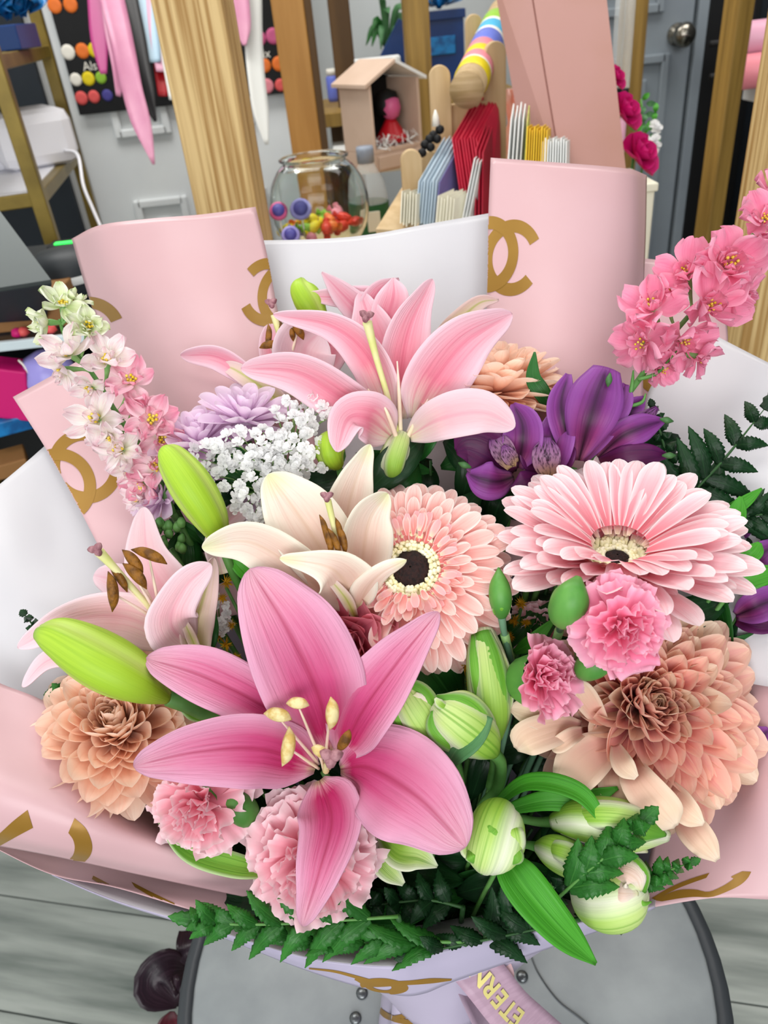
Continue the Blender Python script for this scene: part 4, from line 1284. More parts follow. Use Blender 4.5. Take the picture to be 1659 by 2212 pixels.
alstro_bud('white petalled bud opening behind the fern at the lower right rim', [(1250, 1920, .425), (1290, 1940, .41), (1340, 1940, .402), (1385, 1920, .406)], [50, 116, 122, 50],
           [([(1245, 1935, .415), (1300, 1968, .396), (1350, 1972, .394), (1395, 1955, .40)], [24, 50, 52, 40, 8]),
            ([(1300, 1900, .405), (1345, 1885, .392), (1375, 1900, .39), (1385, 1925, .394)], [30, 56, 54, 10], dict(mat='lily_cream')),
            ([(1310, 1870, .408), (1350, 1862, .396), (1385, 1890, .392), (1390, 1930, .396)], [20, 44, 40, 14], dict(mat='bud_leaf')),
            ([(1290, 1925, .402), (1340, 1930, .390), (1380, 1930, .392)], [30, 50, 10], dict(mat='lily_cream')),
            ([(1370, 1940, .394), (1390, 1952, .390), (1408, 1948, .392)], [14, 12, 3])], [(1210, 1900, .44)])

# ------------------------------------------------------------------ gerberas
gerbera('salmon pink gerbera with a large dark eye facing the viewer in the middle', (890, 1240, .432), unit(-FW * .86 - DN * .22 - RT * .10 + np.array([0, 0, .25])), .0585, 'gerbera_warm', eye=.19, cream=.40, tilt=-2, seed=4, nr=38, psy=.85)
gerbera('large light pink gerbera tilted upwards on the right with a small dark eye', (1328, 1236, .425), unit(np.array([.02, -.05, 1.0])), .0715, 'gerbera_petal', eye=.105, cream=.25, tilt=30, seed=9, nr=32, psy=1.0)

# ------------------------------------------------------------------ chrysanthemums
mum('dusty pink and cream chrysanthemum, the largest, at the lower right', (1388, 1522, .455), unit(-FW * .9 - DN * .30 - RT * .02), .074, ['mum_dusty', 'mum_cream'], n=230, seed=5, maxpol=100, incurve=.5, wsc=.72)
t = T('chrysanthemum_petals', 'cream outer petals hanging from the dusty chrysanthemum towards the green buds', 'petals', P(1250, 1560, .43), None)
for pts, wid in [([(1250, 1560, .428), (1190, 1545, .41), (1140, 1535, .405), (1100, 1530, .41)], [30, 66, 70, 50, 8]), ([(1255, 1570, .425), (1200, 1575, .405), (1140, 1595, .40), (1115, 1618, .404)], [26, 56, 74, 66, 12]),
                 ([(1260, 1580, .424), (1235, 1590, .405), (1205, 1610, .402), (1190, 1612, .404)], [20, 34, 34, 8]), ([(1330, 1600, .43), (1265, 1640, .415), (1230, 1680, .41), (1205, 1700, .415)], [40, 90, 100, 70, 12]),
                 ([(1360, 1640, .425), (1380, 1690, .402), (1430, 1750, .396), (1460, 1785, .40)], [30, 66, 84, 76, 10]), ([(1330, 1640, .43), (1320, 1680, .415), (1330, 1720, .412), (1345, 1750, .415)], [30, 52, 58, 44, 10]),
                 ([(1440, 1700, .42), (1480, 1750, .405), (1520, 1780, .402)], [40, 60, 50, 8]), ([(1470, 1760, .425), (1510, 1810, .412), (1550, 1858, .412)], [40, 66, 56, 12]), ([(1330, 1610, .42), (1345, 1650, .405), (1375, 1680, .40)], [20, 40, 44, 12]),
                 ([(1300, 1560, .43), (1260, 1500, .415), (1240, 1470, .415)], [30, 50, 46, 12])]:
    petal(t, 'petal', 'mum_cream', pts, wid, nu=18, nv=7, cup=.35, thick=.0004)
mum('peach chrysanthemum with a dense centre at the lower left on the rolled paper', (262, 1576, .440), unit(-FW * .72 - DN * .55 + RT * .05), .055, ['mum_peach'], n=170, seed=8, maxpol=98, incurve=.6, wsc=.9)
mum('peach chrysanthemum behind the tallest lily and the purple flowers', (1060, 850, .495), unit(-FW * .35 - DN * .95 + RT * .0), .055, ['mum_peach'], n=130, seed=12, maxpol=104, incurve=.6, wsc=1.0)
mum('lilac chrysanthemum behind the white filler flowers, left of the tallest lily', (530, 912, .475), unit(-FW * .45 - DN * .8 + RT * .1), .038, ['mum_lilac'], n=40, seed=15, maxpol=95, incurve=.3, wsc=.95, group='lilac chrysanthemums')
mum('lilac chrysanthemum between the white larkspur and the white fillers', (430, 965, .47), unit(-FW * .5 - DN * .8), .038, ['mum_lilac'], n=40, seed=16, maxpol=100, incurve=.3, wsc=.95, group='lilac chrysanthemums')
mum('lilac chrysanthemum low behind the slanting green lily bud', (350, 1080, .468), unit(-FW * .5 - DN * .3 - RT * .6), .026, ['mum_lilac'], n=40, seed=17, maxpol=100, incurve=.3, wsc=.95, group='lilac chrysanthemums')
mum('lilac chrysanthemum under the white filler flowers beside the cream lily', (520, 1050, .478), unit(-FW * .8 + DN * .3), .03, ['mum_lilac'], n=40, seed=18, maxpol=100, incurve=.3, wsc=.95, group='lilac chrysanthemums')
# ------------------------------------------------------------------ carnations and rose
CA = lambda r, d, f: unit(RT * r + DN * d - FW * f)
carnation('bright pink carnation hanging over the dusty chrysanthemum', (1341, 1352, .360), CA(.1, .05, 1), .0228, 'carnation_pink', n=26, seed=3, clen=1.3)
t_ = T('carnation_petals', 'loose bright pink carnation petals drooping below the bright carnation', 'petals', P(1370, 1385, .360), None)
petal(t_, 'petal', 'carnation_pink', [(1360, 1375, .360), (1365, 1410, .354), (1370, 1438, .354), (1375, 1455, .357)], [50, 88, 106, 96, 70], nu=18, nv=13, cup=.1, ruf=.25, rk=2)
petal(t_, 'petal', 'carnation_pink', [(1345, 1375, .362), (1330, 1400, .356), (1320, 1415, .358)], [40, 70, 60, 30], nu=14, nv=11, cup=.1, ruf=.25, rk=2)
carnation('half open pink carnation beside the green buds, smaller than its neighbour', (1170, 1465, .392), CA(.45, -.30, .8), .022, 'carnation_pink', n=22, seed=6, spread=62, clen=.95, cw=.58)
carnation('light pink carnation under the left petal of the deep pink lily', (435, 1738, .415), CA(-.1, .15, 1), .028, 'carnation_light', n=24, seed=10)
carnation('large light pink carnation behind the lowest petal of the deep pink lily', (676, 1852, .415), CA(0, .05, 1), .0355, 'carnation_light', n=40, seed=13)
carnation('small shaded pink carnation deep between the buds and the right gerbera', (1165, 1362, .47), CA(0, -.1, 1), .018, 'carnation_light', n=18, seed=14)
# rose: rolled petals round a centre
Mr = frame_from_axis(P(742, 1398, .415), CA(.05, -.1, 1))
t = T('rose', 'deep pink rose tucked between the deep pink lily and the middle gerbera', 'flower', mat=Mr)
rsh = [strap_mesh('rose_pink', [.22, .42, .56, .6, .5, .3], curve=cv, cup=.9, nu=11, nv=11, wav=.03, ph=p) for cv, p in ((.9, 0), (.6, 2), (.3, 4), (-.1, 1))]
for i in range(26):
    f = i / 25
    inst('petal', rsh[min(3, int(f * 4))], t, dirM(i * 2.39996, math.radians(6 + 78 * f), .002 + .004 * f, .0125 + .021 * f, 1.0, 0, -.008 + .002 * f))
stem_to_bind(t, P(742, 1398, .435), .002)


def green_bud(label, pts, wid, stempts, mt='calyx_green', collar=True, swid=14):
    t = T('carnation_bud', label, 'flower bud', P(*pts[0]), 'closed green carnation buds')
    px_tube(t, 'bud', mt, pts, wid, ns=18, nu=24, lobes=5, lob=.03)
    if collar:
        a, b = np.array(pts[0]), np.array(pts[1])
        w_ = wid[0] * 1.1
        dr = unit(np.append((b - a)[:2], 0))
        nx, ny = -dr[1], dr[0]
        for k in (-1, 0, 1):
            s_ = (a[0] + nx * k * w_ * .3, a[1] + ny * k * w_ * .3, a[2] - .004 - .003 * (k == 0))
            petal(t, 'bract', 'bud_leaf', [s_, (s_[0] + dr[0] * w_ * .45 + nx * k * w_ * .15, s_[1] + dr[1] * w_ * .45 + ny * k * w_ * .15, s_[2] - .004), (s_[0] + dr[0] * w_ * .8 + nx * k * w_ * .12, s_[1] + dr[1] * w_ * .8 + ny * k * w_ * .12, s_[2] - .003)],
                  [w_ * .45, w_ * .5, w_ * .32, 2], nu=10, nv=7, cup=-.3, thick=.0003)
    px_tube(t, 'stem', 'stem_grey', [pts[0]] + stempts, [swid * 1.3] + [swid] * len(stempts), ns=8)
    px_tube(t, 'node', 'calyx_pale', [stempts[0], ((stempts[0][0] + stempts[-1][0]) / 2, (stempts[0][1] + stempts[-1][1]) / 2, (stempts[0][2] + stempts[-1][2]) / 2)], [swid * 1.5, swid * 1.2], ns=8, nu=5)
    stem_to_bind(t, P(*stempts[-1]), .0016, 'stem_grey', 'lower_stem')
    return t


green_bud('slim pointed green bud standing between the two gerberas', [(1083, 1328, .408), (1082, 1300, .402), (1079, 1262, .401), (1077, 1226, .404)], [26, 48, 42, 4], [(1090, 1370, .414), (1102, 1420, .42), (1118, 1480, .435)])
green_bud('fat oval green bud under the right gerbera', [(1215, 1345, .385), (1222, 1320, .368), (1236, 1285, .362), (1250, 1246, .364)], [30, 76, 74, 14], [(1208, 1362, .415), (1196, 1400, .425), (1180, 1450, .44)])
green_bud('round green bud beside the half open carnation', [(1258, 1452, .395), (1270, 1442, .385), (1295, 1430, .382), (1322, 1416, .387)], [36, 58, 58, 12], [(1245, 1470, .413), (1220, 1500, .425), (1200, 1530, .44)], collar=False)
green_bud('leafy green bud below the bright pink carnation', [(1262, 1430, .402), (1275, 1405, .392), (1290, 1380, .389), (1300, 1355, .392)], [40, 66, 62, 30], [(1255, 1450, .425), (1240, 1480, .44)])
green_bud('dark green bud beside the light pink carnation on the left', [(548, 1775, .428), (530, 1755, .418), (510, 1735, .416), (490, 1715, .42)], [30, 62, 60, 30], [(560, 1790, .44), (580, 1830, .455)], mt='stem_green', collar=False)

# ------------------------------------------------------------------ larkspur
g, w_, p_ = 'larkspur_green', 'larkspur_white', 'larkspur_pink'
larkspur('white and pale pink larkspur spike with green tips on the left', [(128, 690, .468), (145, 735, .468), (205, 815, .466), (250, 890, .463), (300, 960, .461), (340, 1030, .462), (375, 1110, .466)], [
    (136, 662, .462, 36, g, (.25, -.35, .8)), (104, 697, .464, 36, g, (-.7, .3, .5)), (168, 652, .468, 22, g, (.3, -.8, .3)), (192, 708, .460, 40, g, (.35, -.1, .9)), (152, 766, .458, 44, w_, (-.2, -.3, .9)), (140, 800, .462, 36, w_, (-.6, .5, .6)),
    (232, 782, .456, 44, w_, (.2, -.3, .9)), (200, 838, .460, 32, w_, (-.3, .4, .8)), (283, 828, .456, 42, 'larkspur_blush', (.3, -.4, .9)), (300, 868, .458, 34, 'larkspur_blush', (.5, .4, .7)), (214, 906, .455, 46, w_, (-.3, -.1, .9)), (240, 940, .457, 38, w_, (-.2, .6, .7)),
    (328, 910, .454, 46, 'larkspur_blush', (.3, -.2, .9)), (345, 945, .456, 40, 'larkspur_blush', (.5, .4, .7)), (266, 973, .455, 44, w_, (-.2, -.1, .9)), (285, 1010, .458, 36, w_, (-.3, .5, .8)), (336, 1010, .456, 40, 'larkspur_blush', (.2, -.1, .9)), (312, 1045, .460, 36, 'larkspur_blush', (-.3, .4, .8)), (300, 1075, .463, 28, w_, (-.5, .4, .7))], None, rs=1.28)
larkspur('bright pink larkspur spike leaning out at the upper right', [(1660, 430, .468), (1610, 530, .462), (1560, 600, .458), (1490, 680, .454), (1430, 750, .45), (1380, 820, .45), (1325, 895, .452), (1290, 960, .456)], [
    (1648, 478, .45, 56, p_, (-.1, -.1, 1)), (1668, 420, .455, 44, p_, (.1, -.4, .9)), (1640, 530, .452, 46, p_, (.2, .6, .7)), (1568, 578, .442, 84, p_, (.05, -.1, 1)), (1486, 592, .45, 56, p_, (-.4, -.3, .8)), (1600, 640, .448, 50, p_, (.5, .5, .7)), (1526, 662, .443, 70, p_, (.2, .2, 1)),
    (1412, 672, .448, 64, p_, (-.4, -.5, .6)), (1392, 740, .448, 58, p_, (-.6, .3, .6)), (1470, 735, .444, 58, p_, (.2, .4, .8)), (1505, 772, .446, 40, p_, (.7, .5, .4)), (1440, 640, .452, 44, p_, (-.2, -.7, .6)), (1430, 790, .450, 40, p_, (.2, .7, .6))], None, rs=1.08)
# narrow bracts on the pink larkspur stem
t = T('larkspur_bracts', 'thin green shoots on the lower stem of the pink larkspur', 'leaf', P(1380, 820, .447))
for pts in ([(1378, 820, .446), (1420, 805, .444), (1462, 758, .444)], [(1345, 880, .447), (1385, 870, .445), (1395, 850, .445)], [(1362, 850, .447), (1366, 825, .445), (1368, 800, .445)], [(1300, 965, .452), (1320, 945, .446), (1345, 915, .445)]):
    px_tube(t, 'shoot', 'stem_green', pts, [9, 8, 3], ns=6, nu=10)

# ------------------------------------------------------------------ purple alstroemeria
def alstro(label, base, petals, tips=()):
    t = T('alstroemeria', label, 'flower', P(*base), 'purple alstroemeria flowers')
    for q in petals:
        k = dict(q[2]) if len(q) > 2 else {}
        m_ = k.pop('mat', 'alstro_purple')
        k.setdefault('cup', .35)
        petal(t, 'petal', m_, q[0], q[1], nu=22, nv=11, thick=.0005, **k)
    for x, y, d, a in tips:
        a = math.radians(a)
        px_tube(t, 'petal_tip', 'alstro_tip', [(x, y, d), (x + 16 * math.cos(a), y + 16 * math.sin(a), d - .001), (x + 30 * math.cos(a), y + 30 * math.sin(a), d)], [4, 15, 3], ns=7, nu=8)
    stem_to_bind(t, P(*base), .002)
    return t


alstro('tallest purple alstroemeria opening upwards by the pink larkspur stem', (1240, 1010, .462), [
    ([(1238, 995, .458), (1222, 930, .444), (1212, 870, .442), (1228, 808, .446)], [18, 50, 62, 50, 12], dict(cup=.4)),
    ([(1250, 995, .452), (1268, 925, .434), (1290, 855, .431), (1312, 793, .436)], [22, 84, 116, 112, 60], dict(cup=-.25)),
    ([(1258, 995, .458), (1300, 920, .446), (1335, 865, .446), (1352, 830, .45)], [20, 60, 70, 54, 12])], [(1318, 806, .430, 100)])
alstro('purple alstroemeria lying to the right above the light pink gerbera', (1285, 1000, .462), [
    ([(1290, 990, .456), (1340, 945, .440), (1390, 922, .437), (1436, 908, .441)], [18, 56, 66, 56, 12], dict(cup=-.25)),
    ([(1290, 998, .456), (1345, 988, .440), (1400, 982, .438), (1444, 985, .442)], [16, 44, 52, 42, 10], dict(cup=-.2, mat='alstro_dark')),
    ([(1300, 975, .46), (1340, 915, .45), (1370, 880, .448), (1392, 858, .452)], [16, 40, 46, 34, 8]),
    ([(1310, 965, .458), (1370, 925, .447), (1420, 880, .447)], [16, 44, 40, 8], dict(mat='alstro_stripe'))], [(1425, 905, .436, 10), (1430, 984, .437, 0)])
alstro('dark purple alstroemeria under the tallest lily with a striped throat', (1110, 1040, .466), [
    ([(1110, 1020, .462), (1060, 985, .450), (1015, 965, .448), (985, 975, .452)], [30, 90, 104, 80, 14], dict(mat='alstro_dark')),
    ([(1118, 1010, .458), (1128, 960, .446), (1128, 915, .445), (1108, 872, .45)], [26, 74, 84, 66, 10]),
    ([(1110, 1030, .458), (1075, 1040, .444), (1040, 1035, .442), (1008, 1022, .446)], [26, 70, 84, 66, 12], dict(cup=-.2)),
    ([(1105, 1010, .452), (1085, 970, .445), (1062, 938, .446)], [20, 46, 46, 12], dict(mat='alstro_stripe')),
    ([(1115, 1000, .45), (1100, 985, .443), (1088, 962, .443)], [14, 30, 28, 8], dict(mat='alstro_stripe'))], [(1018, 1010, .44, 200)])
alstro('purple alstroemeria facing forward with a yellow striped tongue beside the gerberas', (1185, 1050, .464), [
    ([(1185, 1035, .46), (1192, 970, .448), (1200, 925, .447), (1190, 893, .452)], [24, 76, 86, 66, 12]),
    ([(1185, 1030, .45), (1180, 990, .440), (1182, 945, .442)], [22, 52, 56, 14], dict(mat='alstro_stripe')),
    ([(1180, 1035, .456), (1140, 1050, .444), (1105, 1058, .446)], [24, 66, 62, 12], dict(mat='alstro_dark', cup=-.2)),
    ([(1195, 1025, .458), (1215, 985, .448), (1225, 950, .45)], [20, 50, 48, 10], dict(mat='alstro_dark')),
    ([(1175, 1030, .46), (1150, 985, .452), (1145, 940, .452)], [20, 50, 48, 10], dict(mat='alstro_dark'))])
alstro('purple alstroemeria half hidden below the right edge of the light gerbera', (1600, 1330, .462), [
    ([(1590, 1330, .458), (1625, 1315, .446), (1660, 1300, .444), (1700, 1290, .447)], [20, 56, 70, 60, 20]),
    ([(1590, 1340, .458), (1630, 1345, .448), (1690, 1350, .447)], [20, 40, 44, 12], dict(mat='alstro_dark'))])
alstro('purple petals beside green leaves at the right edge above the gerbera rim', (1600, 1230, .472), [
    ([(1600, 1225, .47), (1630, 1210, .46), (1655, 1190, .458), (1690, 1170, .46)], [20, 50, 56, 40, 12]),
    ([(1590, 1160, .475), (1605, 1140, .468), (1612, 1120, .468)], [20, 36, 34, 10])])
alstro('purple sliver of a flower right of the dusty chrysanthemum', (1600, 1620, .46), [
    ([(1615, 1640, .452), (1640, 1600, .442), (1662, 1575, .442)], [20, 44, 46, 14])])

# ------------------------------------------------------------------ white filler flowers (baby's breath)
def floret_ball(mt):
    V, F = [], []
    rg_ = random.Random(3)
    for k in range(13):
        az, pol = k * 2.4, math.radians(8 + 78 * (k / 12) ** .7)
        m_ = np.array(dirM(az, pol, .05, 1.0, 1.0, rg_.uniform(-.4, .4)))
        i0 = len(V)
        for u, wdt in ((0.05, .08), (.5, .26), (.85, .34), (1.0, .2)):
            for v in (-1, 0, 1):
                q = np.array([u, wdt * v, .12 * v * v + .1 * u * u, 1.0])
                V.append((m_ @ q)[:3])
        for f in gridF(4, 3):
            F.append(tuple(i0 + z for z in f))
    return mesh('floret', V, F, mt)


def breath(label, blobs, dz, size, seed, hub):
    rg_ = random.Random(seed)
    t = T('filler_sprig', label, 'filler flower', P(*hub), 'white filler sprigs')
    me = floret_ball('breath_white')
    W0 = WM[t].inverted()
    for (cx, cy, rx, ry, n, d) in blobs:
        got = []
        tries = 0
        root = P(cx + (hub[0] - cx) * .5, cy + (hub[1] - cy) * .5 + 10, (d + hub[2]) / 2 + .01)
        while len(got) < n and tries < 900:
            tries += 1
            a, r = rg_.uniform(0, 6.28), math.sqrt(rg_.random())
            q = (cx + rx * r * math.cos(a), cy + ry * r * math.sin(a))
            if all((q[0] - z[0]) ** 2 + (q[1] - z[1]) ** 2 > (size * 1.3) ** 2 for z in got):
                got.append(q)
                dd = d + rg_.uniform(-dz, dz)
                ctr = P(q[0], q[1], dd)
                ax = unit(-FW + RT * rg_.uniform(-.6, .6) + DN * rg_.uniform(-.9, .3))
                inst('floret', me, t, W0 @ frame_from_axis(ctr, ax, rg_.uniform(0, 6)) @ Matrix.Scale(size * dd / FPX * rg_.uniform(.85, 1.15), 4))
                tube(t, 'twig', 'breath_green', [root, (root + ctr) / 2 + np.array([0, 0, .003]), ctr - ax * .002], [.0006, .0004, .0003], ns=4, nu=5)
        tube(t, 'branch', 'stem_green', [P(*hub), root], [.0012, .0008], ns=5, nu=4)
    stem_to_bind(t, P(*hub), .0015)


breath('cloud of tiny white filler flowers left of the tallest lily', [
    (455, 990, 60, 38, 24, .444), (545, 970, 84, 48, 44, .440), (640, 985, 74, 52, 34, .441), (655, 890, 66, 40, 26, .452), (590, 1015, 64, 38, 20, .438), (545, 1075, 38, 48, 16, .436), (580, 1110, 24, 22, 4, .435), (475, 1045, 26, 26, 4, .438)], .006, 16, 5, (600, 1060, .465))
breath('small shaded white filler sprig beside the yellow fluff, left of the deep pink lily', [(475, 1325, 26, 40, 12, .452), (450, 1345, 18, 28, 5, .455)], .004, 14, 8, (480, 1390, .468))


def fluff(label, blobs, seed, mt='goldenrod'):
    rg_ = random.Random(seed)
    t = T('goldenrod', label, 'filler flower', P(blobs[0][0], blobs[0][1] + 30, blobs[0][2] + .02), 'yellow goldenrod tufts')
    for (x, y, d, r) in blobs:
        c = P(x, y, d)
        R = r * d / FPX
        V, F = [], []
        for k in range(46):
            v = unit(np.array([rg_.gauss(0, 1) for _ in range(3)]))
            s = unit(np.cross(v, [.3, .5, .8]))
            b = np.cross(v, s)
            i0 = len(V)
            ln = R * rg_.uniform(.7, 1.1)
            for q in (c + s * R * .10, c + b * R * .10, c - s * R * .10 - b * R * .1, c + v * ln):
                V.append(q)
            V[-1] = c + v * ln
            F += [(i0, i0 + 1, i0 + 3), (i0 + 1, i0 + 2, i0 + 3), (i0 + 2, i0, i0 + 3)]
        mk('tuft', V, F, mt, t, smooth=False, kind='stuff')
    stem_to_bind(t, P(blobs[0][0], blobs[0][1] + 10, blobs[0][2] + .01), .001)


fluff('yellow tufts left of the deep pink lily near the pale lily', [(488, 1258, .444, 20), (480, 1292, .448, 16), (470, 1372, .450, 20), (488, 1392, .451, 18), (455, 1395, .452, 16), (500, 1350, .452, 14), (510, 1420, .456, 15), (470, 1420, .456, 16)], 1)
fluff('yellow tufts between the dark leaf and the long green bud', [(1002, 1442, .424, 20), (990, 1410, .43, 16), (1015, 1475, .43, 15), (985, 1480, .432, 16), (1010, 1420, .434, 14)], 2)
fluff('shaded yellow tufts between the two gerberas', [(1125, 1305, .452, 18), (1110, 1340, .455, 18), (1100, 1375, .458, 16), (1135, 1345, .458, 14)], 3)
fluff('small yellow tufts under the cream lily', [(660, 1300, .436, 12), (680, 1318, .438, 12), (645, 1312, .44, 10)], 4)
# green seed-head cluster
t = T('green_berry_cluster', 'cluster of small green closed buds under the lilac flower on the left', 'flower bud', P(370, 1180, .45))
rg2 = random.Random(4)
for k in range(17):
    x, y = 365 + rg2.uniform(-34, 34), 1158 + rg2.uniform(-36, 36)
    px_tube(t, 'berry', 'succulent', [(x, y + 10, .452), (x, y, .446 + rg2.uniform(-.003, .003)), (x + rg2.uniform(-4, 4), y - 11, .447)], [8, 21, 6], ns=8, nu=8, lobes=4, lob=.1)
stem_to_bind(t, P(370, 1185, .455), .0016)

# ------------------------------------------------------------------ ferns
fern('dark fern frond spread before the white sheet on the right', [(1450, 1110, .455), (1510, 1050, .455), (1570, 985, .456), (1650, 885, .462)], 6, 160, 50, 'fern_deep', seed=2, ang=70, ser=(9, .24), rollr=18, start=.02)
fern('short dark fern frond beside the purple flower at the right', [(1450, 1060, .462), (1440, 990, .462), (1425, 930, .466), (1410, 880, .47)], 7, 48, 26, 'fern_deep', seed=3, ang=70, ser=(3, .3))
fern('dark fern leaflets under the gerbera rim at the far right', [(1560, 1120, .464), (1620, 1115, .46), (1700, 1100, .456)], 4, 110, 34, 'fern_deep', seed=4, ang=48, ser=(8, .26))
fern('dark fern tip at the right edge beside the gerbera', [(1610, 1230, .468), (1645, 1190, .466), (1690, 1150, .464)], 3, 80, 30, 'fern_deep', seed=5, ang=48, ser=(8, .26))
fern('long glossy fern frond along the front rim under the light carnation', [(860, 1980, .412), (740, 1988, .410), (600, 1996, .409), (490, 1996, .410), (425, 1988, .413)], 8, 150, 48, 'fern_green', seed=6, ang=48, ser=(8, .26), rollr=22)
fern('bright edged fern leaflets lying on the front rim', [(1010, 2035, .418), (900, 2035, .416), (780, 2036, .416), (660, 2030, .418), (560, 2012, .42)], 8, 150, 46, 'fern_green', seed=7, ang=32, ser=(8, .26), rollr=30)
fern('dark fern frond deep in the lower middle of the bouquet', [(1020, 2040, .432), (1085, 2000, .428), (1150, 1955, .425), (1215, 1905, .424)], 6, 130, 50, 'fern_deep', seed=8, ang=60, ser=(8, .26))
fern('bright green fern tip across the lower right buds', [(1195, 1950, .398), (1260, 1890, .388), (1320, 1840, .384), (1385, 1778, .386)], 5, 124, 60, 'fern_green', seed=9, ang=46, ser=(8, .24), rollr=14)
fern('small fern tip pointing right at the lower right rim', [(1370, 1930, .408), (1400, 1900, .404), (1440, 1882, .403), (1490, 1864, .405)], 6, 60, 30, 'fern_green', seed=10, ang=56, ser=(5, .26), rollr=14)
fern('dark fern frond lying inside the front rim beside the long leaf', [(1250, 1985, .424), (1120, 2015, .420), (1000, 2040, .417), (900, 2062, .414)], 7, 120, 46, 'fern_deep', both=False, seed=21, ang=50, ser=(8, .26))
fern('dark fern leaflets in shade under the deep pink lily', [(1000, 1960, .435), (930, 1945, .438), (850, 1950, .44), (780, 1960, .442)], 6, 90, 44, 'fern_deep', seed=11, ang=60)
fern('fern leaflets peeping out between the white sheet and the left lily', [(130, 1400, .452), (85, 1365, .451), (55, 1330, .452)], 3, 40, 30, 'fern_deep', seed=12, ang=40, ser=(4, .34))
fern('fern leaflets between the left bud and the peach chrysanthemum', [(230, 1500, .446), (180, 1490, .445), (140, 1495, .446), (118, 1498, .447)], 4, 58, 36, 'fern_green', seed=13, ang=50, ser=(5, .34))

# ------------------------------------------------------------------ leaves
leaf('long bright green leaf hanging over the front rim', [(1090, 1845, .394), (1125, 1905, .384), (1200, 1995, .380), (1288, 2082, .386)], [34, 78, 92, 84, 60, 8], roll=14)
leaf('dark rounded leaf beside the middle gerbera and the green buds', [(985, 1520, .432), (955, 1475, .424), (930, 1440, .422), (920, 1400, .426)], [50, 92, 100, 84, 40], 'leaf_dark', roll=-14)
leaf('grey green leaf curling under the opening bud', [(965, 1655, .394), (985, 1620, .384), (1020, 1588, .380), (1052, 1545, .386)], [14, 50, 66, 58, 30], 'leaf_grey', roll=20)
leaf('bright narrow leaf arching under the dusty chrysanthemum', [(1060, 1745, .425), (1140, 1690, .408), (1250, 1712, .396), (1318, 1795, .394)], [14, 32, 44, 36, 6], roll=24)
leaf('dark narrow leaf behind the arching leaf', [(1075, 1755, .43), (1170, 1730, .418), (1260, 1728, .412), (1335, 1702, .41)], [14, 36, 44, 38, 6], 'leaf_bright', roll=-10)
leaf('pointed leaf before the peach chrysanthemum at the top', [(1200, 895, .466), (1172, 850, .460), (1152, 815, .460), (1155, 760, .464)], [14, 32, 36, 26, 4], 'leaf_dark')
leaf('short green leaf left of the cream lily under the fillers', [(570, 1190, .436), (580, 1160, .432), (592, 1128, .434)], [10, 30, 30, 6], 'leaf_bright')
leaf('green leaf strip beside the plump lily bud', [(560, 1265, .44), (520, 1225, .434), (490, 1190, .434)], [8, 32, 28, 8], 'leaf_bright')
leaf('dark leaf standing right of the pale left lily', [(440, 1420, .442), (452, 1370, .436), (458, 1310, .438)], [14, 36, 34, 8], 'leaf_dark')
leaf('leaf tip between the left lily and the deep pink lily', [(560, 1455, .446), (500, 1436, .44), (440, 1425, .442)], [10, 28, 26, 4], 'leaf_bright')
leaf('long pale edged leaf along the rolled paper under the light carnation', [(590, 1885, .43), (500, 1868, .422), (410, 1838, .418), (345, 1775, .42)], [20, 48, 52, 40, 8], 'bud_leaf', roll=-10)
leaf('small leaf curled round the light pink carnation on the left', [(430, 1830, .418), (385, 1795, .412), (350, 1738, .414)], [14, 36, 34, 6], 'bud_leaf')
leaf('green leaf pointing right over the gerbera edge', [(1560, 1110, .456), (1600, 1090, .45), (1646, 1055, .452)], [14, 28, 24, 4], 'leaf_bright')
leaf('upright leaf at the right edge beside the gerbera', [(1590, 1150, .452), (1592, 1110, .448), (1600, 1072, .45)], [20, 36, 32, 6], 'leaf_bright')
leaf('leaf under the right gerbera at the far right', [(1590, 1215, .452), (1625, 1195, .446), (1642, 1172, .448)], [14, 34, 34, 8], 'leaf_bright')
leaf('broad leaf at the far right edge below the gerbera', [(1580, 1275, .452), (1625, 1250, .446), (1690, 1232, .448)], [14, 42, 44, 20], 'leaf_bright')
leaf('dark leaf curving beside the dusty chrysanthemum on the right', [(1560, 1440, .47), (1600, 1440, .462), (1615, 1480, .462), (1600, 1540, .466)], [14, 40, 44, 30, 6], 'leaf_dark')
leaf('dark thin leaf beside the shaded carnation', [(1110, 1410, .448), (1150, 1385, .438), (1200, 1335, .436)], [10, 30, 26, 4], 'leaf_bright')
leaf('pale pod leaf under the right petal of the deep pink lily', [(820, 1800, .43), (860, 1840, .42), (905, 1850, .416), (945, 1872, .42)], [20, 60, 66, 44, 6], 'bud_pale')
leaf('shaded pale leaf below the deep pink lily', [(800, 1820, .436), (830, 1870, .428), (872, 1910, .43)], [20, 46, 44, 10], 'bud_pale')
leaf('olive leaf low left of the deep pink lily', [(440, 1555, .43), (410, 1530, .425), (385, 1500, .427)], [14, 36, 30, 6], 'bud_leaf')

